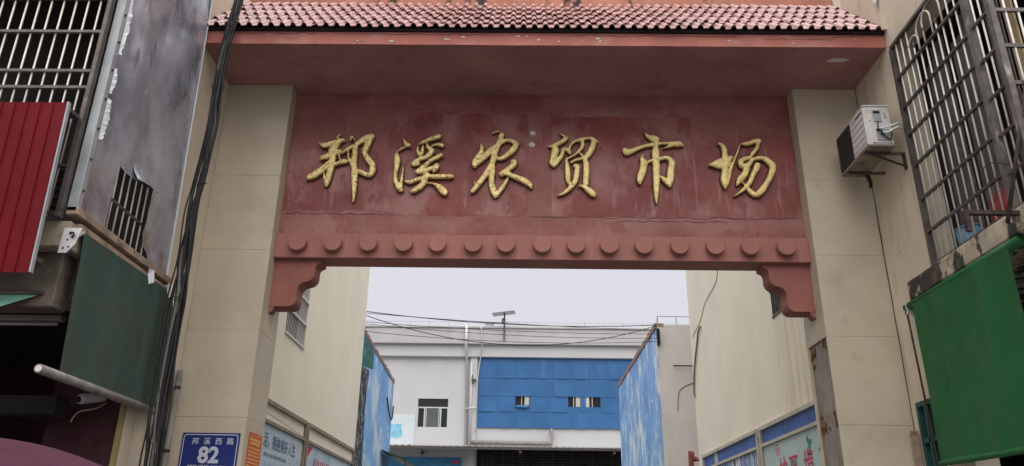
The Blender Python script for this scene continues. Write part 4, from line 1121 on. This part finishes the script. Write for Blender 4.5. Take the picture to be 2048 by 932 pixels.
# things kept on the balcony behind the bars
def ribbed(name, label, y0, y1, x, z0, z1, mt, grp=None):
    n = max(3, int((y1-y0)/.03)); v = []
    for i in range(n+1):
        y = y0+(y1-y0)*i/n; d = .012*(i % 2)
        v += [(x+d, y, z0), (x+d, y, z1), (x+d+.012, y, z0), (x+d+.012, y, z1)]
    f = []
    for i in range(n):
        a, c = i*4, i*4+4
        f += [(a,a+1,c+1,c), (a+2,c+2,c+3,a+3), (a,c,c+2,a+2), (a+1,a+3,c+3,c+1)]
    f += [(0,2,3,1), (4*n,4*n+1,4*n+3,4*n+2)]
    o = MB().add(v, f).build(name, mt)
    return tag(o, label, 'sheet', grp)
for (a, c, x, z0, z1) in ((-1.22,-1.06,4.16,4.19,6.5),(-1.50,-1.26,4.13,4.19,6.62),(-1.78,-1.56,4.15,4.19,6.45),(-2.08,-1.83,4.12,4.19,6.6),(-2.36,-2.14,4.16,4.19,6.6)):
    ribbed('corrugated_sheet', 'upright grey weathered metal sheet stored behind the balcony bars', a, c, x, z0, z1, corr_m, 'grey sheets stored on the caged balcony')
tag(box('board', ply_m, None, 4.09, 4.11, -2.62, -2.50, 4.19, 6.7), 'narrow tan plywood board standing behind the balcony corner bars', 'board')
BK = thing('bucket', 'pale blue plastic bucket on the balcony floor behind the bars', 'bucket', (4.03,-1.42,4.19))
MB().tube([(4.03,-1.42,4.19),(4.03,-1.42,4.46)], [.10,.125], 18).build('body', bucket_m, BK, smooth=True)
MB().tube([(4.03+.125*cos(a),-1.42+.125*sin(a),4.46+.0) for a in [2*pi*q/18 for q in range(19)]], .009, 6).build('rim', bucket_m, BK, smooth=True)
v = []; n = 10
for i in range(n+1):
    for k in range(n+1):
        v.append((4.03+.03*mnoise.noise((i*.5,k*.4,1)), -2.15+.36*i/n+.02*mnoise.noise((k*.6,2,i*.3)), 4.20+.42*(k/n)*(1-.25*abs(i/n-.5))))
tag(MB().add(v, [(i*(n+1)+k,i*(n+1)+k+1,(i+1)*(n+1)+k+1,(i+1)*(n+1)+k) for i in range(n) for k in range(n)]).build('cloth', redcloth_m, smooth=True), 'crumpled red cloth lying behind the balcony bars', 'cloth')
# iron arm and strut outside the cage, lamp box at the corner
IA = thing('strut_bracket', 'rusty iron arm and slanting strut sticking out from the mouldy ledge', 'bracket', (3.7,-2.6,4.1))
MB().box(3.31,3.95,-2.575,-2.535,4.115,4.15).build('arm', rust_m, IA)
MB().box(3.31,3.345,-2.575,-2.535,3.97,4.114).build('drop', rust_m, IA)
MB().tube([(3.60,-2.62,4.02),(3.985,-2.745,5.33)], .017, 8).build('strut', rust_m, IA, smooth=True)
MB().tube(smoothline([(3.86,-2.45,4.62),(3.72,-2.40,4.66),(3.66,-2.36,4.60)]), .005, 5).build('wire', rust_m, IA)
SB = thing('sign_box', 'small dark red box sign with a yellow panel at the cage corner', 'sign', (4.3,-2.8,4.85))
MB().box(3.93,4.9,-2.86,-2.73,4.83,5.22).build('box', lampred_m, SB, bevel=.01)
MB().box(4.0,4.5,-2.866,-2.8605,5.12,5.20).build('panel', lampyel_m, SB)
box('bracket', rust_m, SB, 4.2,4.24,-2.73,-2.70,4.9,5.1)
HK = thing('wall_hook', 'bent metal bracket hanging on the cream wall above the eave', 'bracket', (3.86,-.88,7.43))
MB().tube([(3.875,-.90,7.95),(3.86,-.90,7.6),(3.84,-.89,7.50),(3.85,-.88,7.43)], [.02,.03,.022,.006], 8).build('strap', alu_m, HK)
MB().tube([(3.865,-.86,7.7),(3.85,-.86,7.48)], .008, 6).build('rod', rust_m, HK)

# ---------------------------------------------------------------- right blind
RBl = thing('roller_blind', 'bright green canvas roller blind with hemmed bottom, below the mouldy ledge', 'blind', (3.78,-1.5,2.3))
MB().tube([(3.785,-2.45,3.945),(3.785,-.56,3.955)], .046, 16).build('roller', rgreen_m, RBl, smooth=True)
cloth('canvas', rgreen_m, RBl, ((3.742,-2.34,3.945),(3.742,-.68,3.955)), ((3.76,-2.30,2.37),(3.76,-.645,2.40)), .07, 4.1)
v = []; n = 60; K = 8
for i in range(n+1):
    s = i/n; y = -2.31+1.67*s; r = .030+.006*mnoise.noise((s*18, 1, 0))
    for k in range(K):
        a = 2*pi*k/K+.6*sin(s*40)
        v.append((3.76+r*.8*cos(a), y, 2.355+.03*s+r*sin(a)))
MB().add(v, [(i*K+k,i*K+(k+1)%K,(i+1)*K+(k+1)%K,(i+1)*K+k) for i in range(n) for k in range(K)]).build('hem', rgreen_m, RBl, smooth=True)
MB().tube([(3.785,-.565,3.955),(3.785,-.50,3.955)], .022, 10).build('axle', rail_m, RBl)
bp = MB().prism([(3.74,4.0),(3.88,4.0),(3.88,3.82),(3.82,3.82),(3.74,3.92)], 'Y', -.545, -.535).build('bracket_plate', alu_m, RBl)
for (x,z) in ((3.85,3.86),(3.85,3.91),(3.82,3.87)):
    MB().tube([(x,-.549,z),(x,-.5445,z)], .007, 8).build('bolt_hole', joint_m, bp)
MB().box(3.745,3.79,-.52,-.47,3.93,3.98).build('gear_box', joint_m, RBl)
ring = [(3.768+.018*cos(a), -.495, 3.90+.03*sin(a)) for a in [2*pi*q/12 for q in range(13)]]
MB().tube(ring, .006, 6).build('ring', rust_m, RBl)
MB().tube([(3.768,-.495,3.87),(3.80,-.47,3.1),(3.845,-.43,2.2),(3.86,-.42,1.4)], .011, 8).build('crank_rod', rust_m, RBl, smooth=True)
tag(box('iron_angle', tan_m, None, 3.80,3.855,-.10,-.05,0,2.76), 'rusty iron angle standing against the foot of the right pillar', 'iron angle')

# ---------------------------------------------------------------- murals further down the alley
LM = thing('mural_wall', 'flaking blue mural wall with green corner, behind the left cream building', 'wall', (-4.0, 12, 0))
LM['kind'] = 'thing'
wl = MB().add([(XL-.2,9.56,0),(XL-.2,14.35,0),(XL-.2,14.35,5.95),(XL-.2,9.56,6.2),(XL,9.56,0),(XL,14.35,0),(XL,14.35,5.95),(XL,9.56,6.2)],
     [(0,1,2,3),(4,7,6,5),(0,4,5,1),(1,5,6,2),(2,6,7,3),(3,7,4,0)]).build('wall', mural_m, LM)
MB().prism([(9.57,6.15),(10.95,6.08),(10.95,5.65),(9.57,5.45)], 'X', XL+.001, XL+.005).build('painted_patch', muralgreen_m, LM)
MB().prism([(9.57,5.44),(10.5,5.52),(10.35,4.6),(10.55,3.2),(10.5,0),(9.57,0)], 'X', XL+.001, XL+.005).build('peeling_edge', muralblack_m, LM)
n = 22
for k in range(n):
    ya, yb = 9.56+4.79*k/n, 9.56+4.79*(k+.92)/n
    za = 6.2-.25*(k/n)
    MB().box(XL-.2, XL+.012+random.uniform(0,.015), ya, yb, za+.002-.012, za+.10+random.uniform(-.02,.02)).build('coping_brick', brick_m, wl)
MB().tube(smoothline([(XL+.03,13.2,5.35),(XL+.04,13.7,4.95),(XL+.05,14.1,4.9),(XL+.04,14.3,5.3)]), .02, 6).build('hanging_cable', black_m, LM)
sc = thing('lean_to_roof', 'small dark lean-to roof at the far foot of the left mural', 'roof', (-3.6,14,3.5))
sc['kind'] = 'thing'
MB().add([(-3.88,12.9,3.90),(-3.88,15.6,3.90),(-3.2,15.6,3.66),(-3.2,12.9,3.66),(-3.88,12.9,3.94),(-3.88,15.6,3.94),(-3.2,15.6,3.70),(-3.2,12.9,3.70)],
         [(0,1,2,3),(4,5,6,7),(0,1,5,4),(1,2,6,5),(2,3,7,6),(3,0,4,7)]).build('sheet', tealframe_m, sc)
for yq in (12.95, 15.5):
    box('post', rail_m, sc, -3.25, -3.20, yq, yq+.05, 0, 3.67)

WB = thing('side_building', 'grey white building with blue flaking mural on its alley side, behind the right cream building', 'building', (5, 16, 0))
MB().box(3.41, 9, 12.04, 20.4, 0, 7.10).build('wall', whitegrey_m, WB)
MB().box(3.385, 3.409, 12.06, 20.4, 0, 7.06).build('mural', mural_m, WB)
n = 34
for k in range(n):
    ya, yb = 12.05+8.35*k/n, 12.05+8.35*(k+.93)/n
    MB().box(3.37-random.uniform(0,.02), 3.6, ya, yb, 7.07, 7.21+random.uniform(-.015,.015)).build('coping_brick', brick_m, WB)
MB().box(3.6, 9, 12.04, 12.25, 7.102, 7.17).build('coping', whitegrey_m, WB)
ir = MB().box(3.40,3.46,11.99,12.035,6.60,7.06).build('insulator_rack', rust_m, WB)
for z in (6.68,6.78,6.89,6.99):
    MB().tube([(3.43,11.99,z-.03),(3.43,11.94,z-.03),(3.43,11.93,z+.0),(3.43,11.93,z+.035)], [.03,.045,.03,.04], 8).build('insulator', black_m, ir)
MB().tube([(3.77,11.96,6.05),(4.6,11.96,6.05)], .018, 6).build('iron_bar', rust_m, WB)
MB().tube(smoothline([(4.28,12.03,5.62),(4.1,12.03,5.55),(3.92,12.03,5.42),(3.86,12.03,5.2),(3.84,12.03,4.9)]), .008, 5).build('crack', joint_m, WB)
for (a, c) in (((3.45,12.08,7.2),(3.45,12.08,7.42)), ((3.95,12.08,7.17),(3.95,12.08,7.40)), ((4.6,12.08,7.17),(4.6,12.08,7.40))):
    MB().tube([a, c], .010, 5).build('rail_post', greycable_m, WB)
MB().tube([(3.42,12.2,7.20),(3.45,12.08,7.42),(4.8,12.08,7.40)], .009, 5).build('rail', greycable_m, WB)
VP = thing('valve_pipe', 'red oxide pipe with valve poking past the right cream wall', 'pipe', (4.1,11.6,3.6))
MB().tube([(4.6,11.6,3.66),(4.10,11.6,3.66)], .055, 10).build('pipe', pipe_m, VP, smooth=True)
MB().tube(smoothline([(4.12,11.6,3.66),(4.03,11.6,3.65),(3.99,11.6,3.55),(3.99,11.6,.0)]), .065, 10).build('elbow', rustred_m, VP, smooth=True)
MB().tube([(4.04,11.6,3.72),(4.04,11.6,3.80)], [.03,.045], 8).build('handle', rustred_m, VP)

# wires across the alley
for i, (zl, zr, lab) in enumerate(((6.68, 6.99, 0), (6.47, 6.89, 0), (6.42, 6.78, 0), (6.24, 6.69, 0))):
    o = MB().tube(sag((XL+.02, 9.5, zl), (3.43, 11.94, zr), .05+.03*i), .007, 5).build('overhead_wire', black_m, smooth=True)
    tag(o, 'taut black wire strung across the alley from the insulator rack', 'wire', 'taut wires across the alley')
o = MB().tube(sag((XL+.02, 9.5, 6.62), (3.40, 12.02, 7.14), .62), .010, 5).build('overhead_wire', black_m, smooth=True)
tag(o, 'black cable sagging deeply below the other wires across the alley', 'wire')
o = MB().tube(sag((XL+.02, 9.5, 6.72), (3.40, 12.03, 7.16), .16), .011, 5).build('overhead_wire', black_m, smooth=True)
tag(o, 'thick black cable strung highest of the wires across the alley', 'wire')
WL = thing('wall_cable', 'dark cable stapled down the far end of the right cream wall', 'cable', (XR-.02,9.8,4.9))
MB().tube(smoothline([(XR-.03,8.95,6.30),(XR-.03,9.2,6.24),(XR-.03,9.38,6.05),(XR-.03,9.8,5.6),(XR-.03,10.0,5.25),(XR-.03,10.08,4.98),(XR-.03,10.0,4.90)]), .02, 6).build('cable', greycable_m, WL, smooth=True)
MB().tube(smoothline([(XR-.01,7.1,7.3),(XR-.01,7.3,6.85),(XR-.01,8.4,6.70),(XR-.01,9.0,6.45),(XR-.01,9.9,6.3)]), .006, 5).build('thin_wire', black_m, WL, smooth=True)

# ---------------------------------------------------------------- market hall at the end of the alley
YF = 28.0
MH = thing('market_hall', 'white market hall with blue sheet cladding at the far end of the alley', 'building', (-1, 33, 0))
b = MB(); holed_wall_y(b, YF, YF+.3, -16, 14, 0, 9.83, [(-4.93,-3.54,6.59,7.90), (-2.16,12,3.2,5.70)]); b.build('front_wall', white_m, MH)
box('side_wall', white_m, MH, -16, -15.7, YF+.302, 44, 0, 10.9)
box('side_wall', white_m, MH, 13.7, 14, YF+.302, 44, 0, 10.9)
box('roof_slab', conc_m, MH, -16, 14, YF+.302, 44, 10.6, 10.8)
box('hall_inner_wall', dark_m, MH, -15.6, 13.6, YF+3, YF+3.1, 0, 9.8)
box('hall_floor', dark_m, MH, -15.6, 13.6, YF+.302, YF+2.9, 5.72, 6.0)
box('lower_cornice', white_m, MH, -16.1, 14.1, YF-.22, YF+.3, 9.832, 10.40, bevel=.02)
box('parapet', parwhite_m, MH, -16.2, 14.2, YF-.42, YF+.3, 10.402, 11.15, bevel=.02)
box('parapet_coping', parwhite_m, MH, -16.25, 14.25, YF-.48, YF+.3, 11.152, 11.26, bevel=.02)
box('pilaster', white_m, MH, -2.55, -2.24, YF-.12, YF-.002, 0, 9.83)
wf = MB().box(-4.93,-3.54,YF+.10,YF+.14,6.59,7.90).build('window', glass_m, MH)
for (x0,x1,z0,z1) in ((-4.93,-3.54,7.47,7.53),(-4.93,-4.90,6.59,7.47),(-3.57,-3.54,6.59,7.47),(-4.64,-4.58,6.62,7.47),(-3.90,-3.84,6.62,7.47),(-4.93,-3.54,6.59,6.62)):
    box('frame', alu_m, wf, x0, x1, YF+.05, YF+.098, z0, z1)
ps = MB().box(-4.52,-3.96,YF+.07,YF+.09,6.63,7.44).build('sliding_sash', pane_m, wf)
for (x0,x1,z0,z1) in ((-4.55,-4.515,6.62,7.46),(-3.965,-3.93,6.62,7.46)): box('sash_frame', alu_m, ps, x0, x1, YF+.04, YF+.069, z0, z1)
# blue cladding: rows of overlapping sheets with three openings
CLD = MB().box(-2.17,5.6,YF-.02,YF-.003,6.66,6.70).build('cladding', bluepanel_m, MH)
rows = [(8.90,9.83),(8.07,8.895),(7.36,8.065),(6.64,7.355)]
ops = [(-.44,.20),(1.99,2.56),(2.79,3.47)]
rp = random.Random(21)
for ri, (z0, z1) in enumerate(rows):
    edges = [-2.17+.86*k for k in range(9)] + [5.6]
    if ri == 2:
        edges = [-2.17,-1.3,-.44,.20,1.1,1.99,2.56,2.79,3.47,4.3,5.6]
    for a, c in zip(edges[:-1], edges[1:]):
        mid = (a+c)/2
        if ri == 2 and any(p < mid < q for p, q in ops):
            if c-a < 1.0:
                zt = 7.61
                box('panel', bluepanel_m, CLD, a, c, YF-.052, YF-.04, z0, zt-.02)
                continue
        n = 8; v = []; lift = rp.choice([.004,.006,.01,.02,.03]); d0 = .047+rp.uniform(-.001,.001)
        for i in range(n+1):
            x = a+.002+(c-a-.004)*i/n; bow = sin(pi*i/n)
            v += [(x, YF-d0-.012, z1+.012), (x, YF-d0-.024-lift*bow, z0-.02-.01*bow), (x, YF-d0+.002, z1+.012), (x, YF-d0-.012-lift*bow*.9, z0-.02)]
        f = []
        for i in range(n):
            q = i*4
            f += [(q,q+1,q+5,q+4),(q+2,q+6,q+7,q+3),(q+1,q+3,q+7,q+5)]
        MB().add(v, f).build('panel', bluepanel_m, CLD)
for (a, c) in ops:
    ow = MB().box(a, c, YF-.03, YF-.022, 7.59, 8.07).build('window', dark_m, MH)
    box('mullion', alu_m, ow, (a+c)/2-.05, (a+c)/2-.02, YF-.04, YF-.031, 7.59, 8.07)
    if a < 2.5: box('curtain', blind_m, ow, c-.22, c-.01, YF-.037, YF-.031, 7.60, 8.06)
    else: box('curtain', blind_m, ow, a+.01, a+.17, YF-.037, YF-.031, 7.58, 8.06)
MB().add([(-.42,YF-.07,7.64),(.19,YF-.07,7.66),(.10,YF-.16,7.52),(-.38,YF-.15,7.54)], [(0,1,2,3)]).build('loose_flap', bluepanel_m, CLD)
# pipes
def pipe(pts, r, mt=white_m, nm='pipe'):
    return MB().tube(pts, r, 8).build(nm, mt, MH, smooth=True)
pipe([(-2.78,YF-.50,11.3),(-2.78,YF-.50,10.42),(-2.76,YF-.30,9.95),(-2.74,YF-.08,9.7),(-2.66,YF-.08,5.76)], .065, alu_m)
pipe([(-2.50,YF-.20,9.6),(-2.48,YF-.20,5.76)], .05, white_m)
pipe(smoothline([(-2.1,YF-.50,11.2),(-2.02,YF-.5,10.45),(-2.08,YF-.24,9.9),(-2.2,YF-.17,8.9),(-2.24,YF-.17,7.4),(-2.24,YF-.17,6.4)]), .025, alu_m)
pipe([(-2.75,YF-.25,7.42),(-2.2,YF-.25,7.47)], .03, alu_m)
pipe([(-2.42,YF-.16,5.95),(1.22,YF-.16,5.93),(1.22,YF-.16,6.50),(1.22,YF-.01,6.56)], .085, pipe_m)
pipe([(5.2,YF-.10,9.80),(5.2,YF-.10,10.36)], .08, alu_m)
MB().tube(smoothline([(-2.43,YF-.3,8.95),(-2.45,YF-.32,8.75),(-2.42,YF-.3,8.55)]), .035, 6).build('wall_lamp', rail_m, MH)
MB().box(-2.47,-2.28,YF-.3,YF-.121,8.72,8.78).build('lamp_arm', rail_m, MH)
# vinyl poster
wp = MB().box(-6.30,-5.03,YF-.03,YF-.004,5.83,7.16).build('vinyl_poster', whiteposter_m, MH)
MB().prism([(-6.2,6.72),(-5.63,6.72),(-5.63,6.50),(-5.55,6.35),(-5.60,6.15),(-5.85,6.10),(-6.2,6.15)], 'Y', YF-.034, YF-.0305).build('print', aquaink_m, wp)
# canopy over the ground floor
n = 150; v = []
for i in range(n+1):
    x = -9+22*i/n; d = .035*(i % 2)
    v += [(x, YF-1.3, 5.62+d), (x, YF-.02, 5.80+d)]
MB().add(v, [(2*i,2*i+2,2*i+3,2*i+1) for i in range(n)]).build('canopy', canopy_m, MH)
box('canopy_beam', rail_m, MH, -9, 13, YF-1.25, YF-1.17, 5.52, 5.60)
for x in (-4.58,-.2,3.9): box('canopy_bracket', rail_m, MH, x-.05, x+.05, YF-1.2, YF-.02, 5.40, 5.52)
MB().box(-6.4,-2.83,YF-.10,YF-.02,4.2,5.27).build('shop_banner', bannerblue_m, MH)
for (x0, z0, x1, z1) in ((-3.28,5.12,-2.95,5.16),):
    MB().prism([(-3.30,5.02),(-3.12,5.20),(-3.0,5.08),(-2.9,5.18),(-2.95,4.98),(-3.1,5.02)], 'Y', YF-.106, YF-.1005).build('banner_logo', redink_m, MH)
gl = MB().box(-2.16,5.5,YF+.20,YF+.22,3.2,5.70).build('grille_screen', dark_m, MH)
for x in (-2.12,.28,2.68,5.0): box('mullion', room_m, gl, x-.06, x+.06, YF+.12, YF+.198, 3.2, 5.70)
for k in range(10):
    z = 5.62-k*.12
    box('wire', rail_m, gl, -2.1, 5.0, YF+.15, YF+.156, z, z+.012)
for k in range(16):
    x = -1.9+k*.45
    box('wire', rail_m, gl, x, x+.012, YF+.157, YF+.163, 4.3, 5.68)
# rooftop: rail, tank, solar lamp
RR = thing('roof_railing', 'thin wire railing along the roof edge of the white market hall', 'railing', (0,YF-.3,11.26))
for k in range(26):
    x = -11+k*.92
    MB().tube([(x,YF-.3,11.24),(x,YF-.3,11.50)], .014, 5).build('post', trim_m, RR)
MB().tube([(-11,YF-.3,11.49),(12,YF-.3,11.49)], .012, 5).build('wire', trim_m, RR)
RT = thing('roof_tank', 'small grey metal box on the market hall roof', 'tank', (-1.75,YF+.6,11.2))
MB().box(-1.95,-1.55,YF+.4,YF+.8,10.80,11.68).build('body', trim_m, RT, bevel=.01)
box('lid', alu_m, RT, -1.98,-1.52,YF+.37,YF+.83,11.682,11.71)
SL = thing('solar_lamp', 'solar lamp with tilted panel on a pole at the market hall parapet', 'lamp', (-1.0,YF-.5,10.6))
MB().tube([(-1.0,YF-.5,10.56),(-1.0,YF-.5,11.80)], .035, 8).build('pole', rail_m, SL)
MB().add([(-1.58,YF-.95,11.72),(-.52,YF-.95,11.86),(-.48,YF+.05,12.0),(-1.54,YF+.05,11.86),(-1.58,YF-.95,11.76),(-.52,YF-.95,11.90),(-.48,YF+.05,12.04),(-1.54,YF+.05,11.90)],
   [(0,3,2,1),(4,5,6,7),(0,1,5,4),(1,2,6,5),(2,3,7,6),(3,0,4,7)]).build('panel', solar_m, SL)
MB().box(-1.13,-.95,YF-.62,YF-.44,11.34,11.60).build('lamp_head', rail_m, SL, bevel=.02)
MB().tube([(-1.0,YF-.49,11.78),(-1.02,YF-.45,11.86)], .04, 6).build('bracket', rail_m, SL)
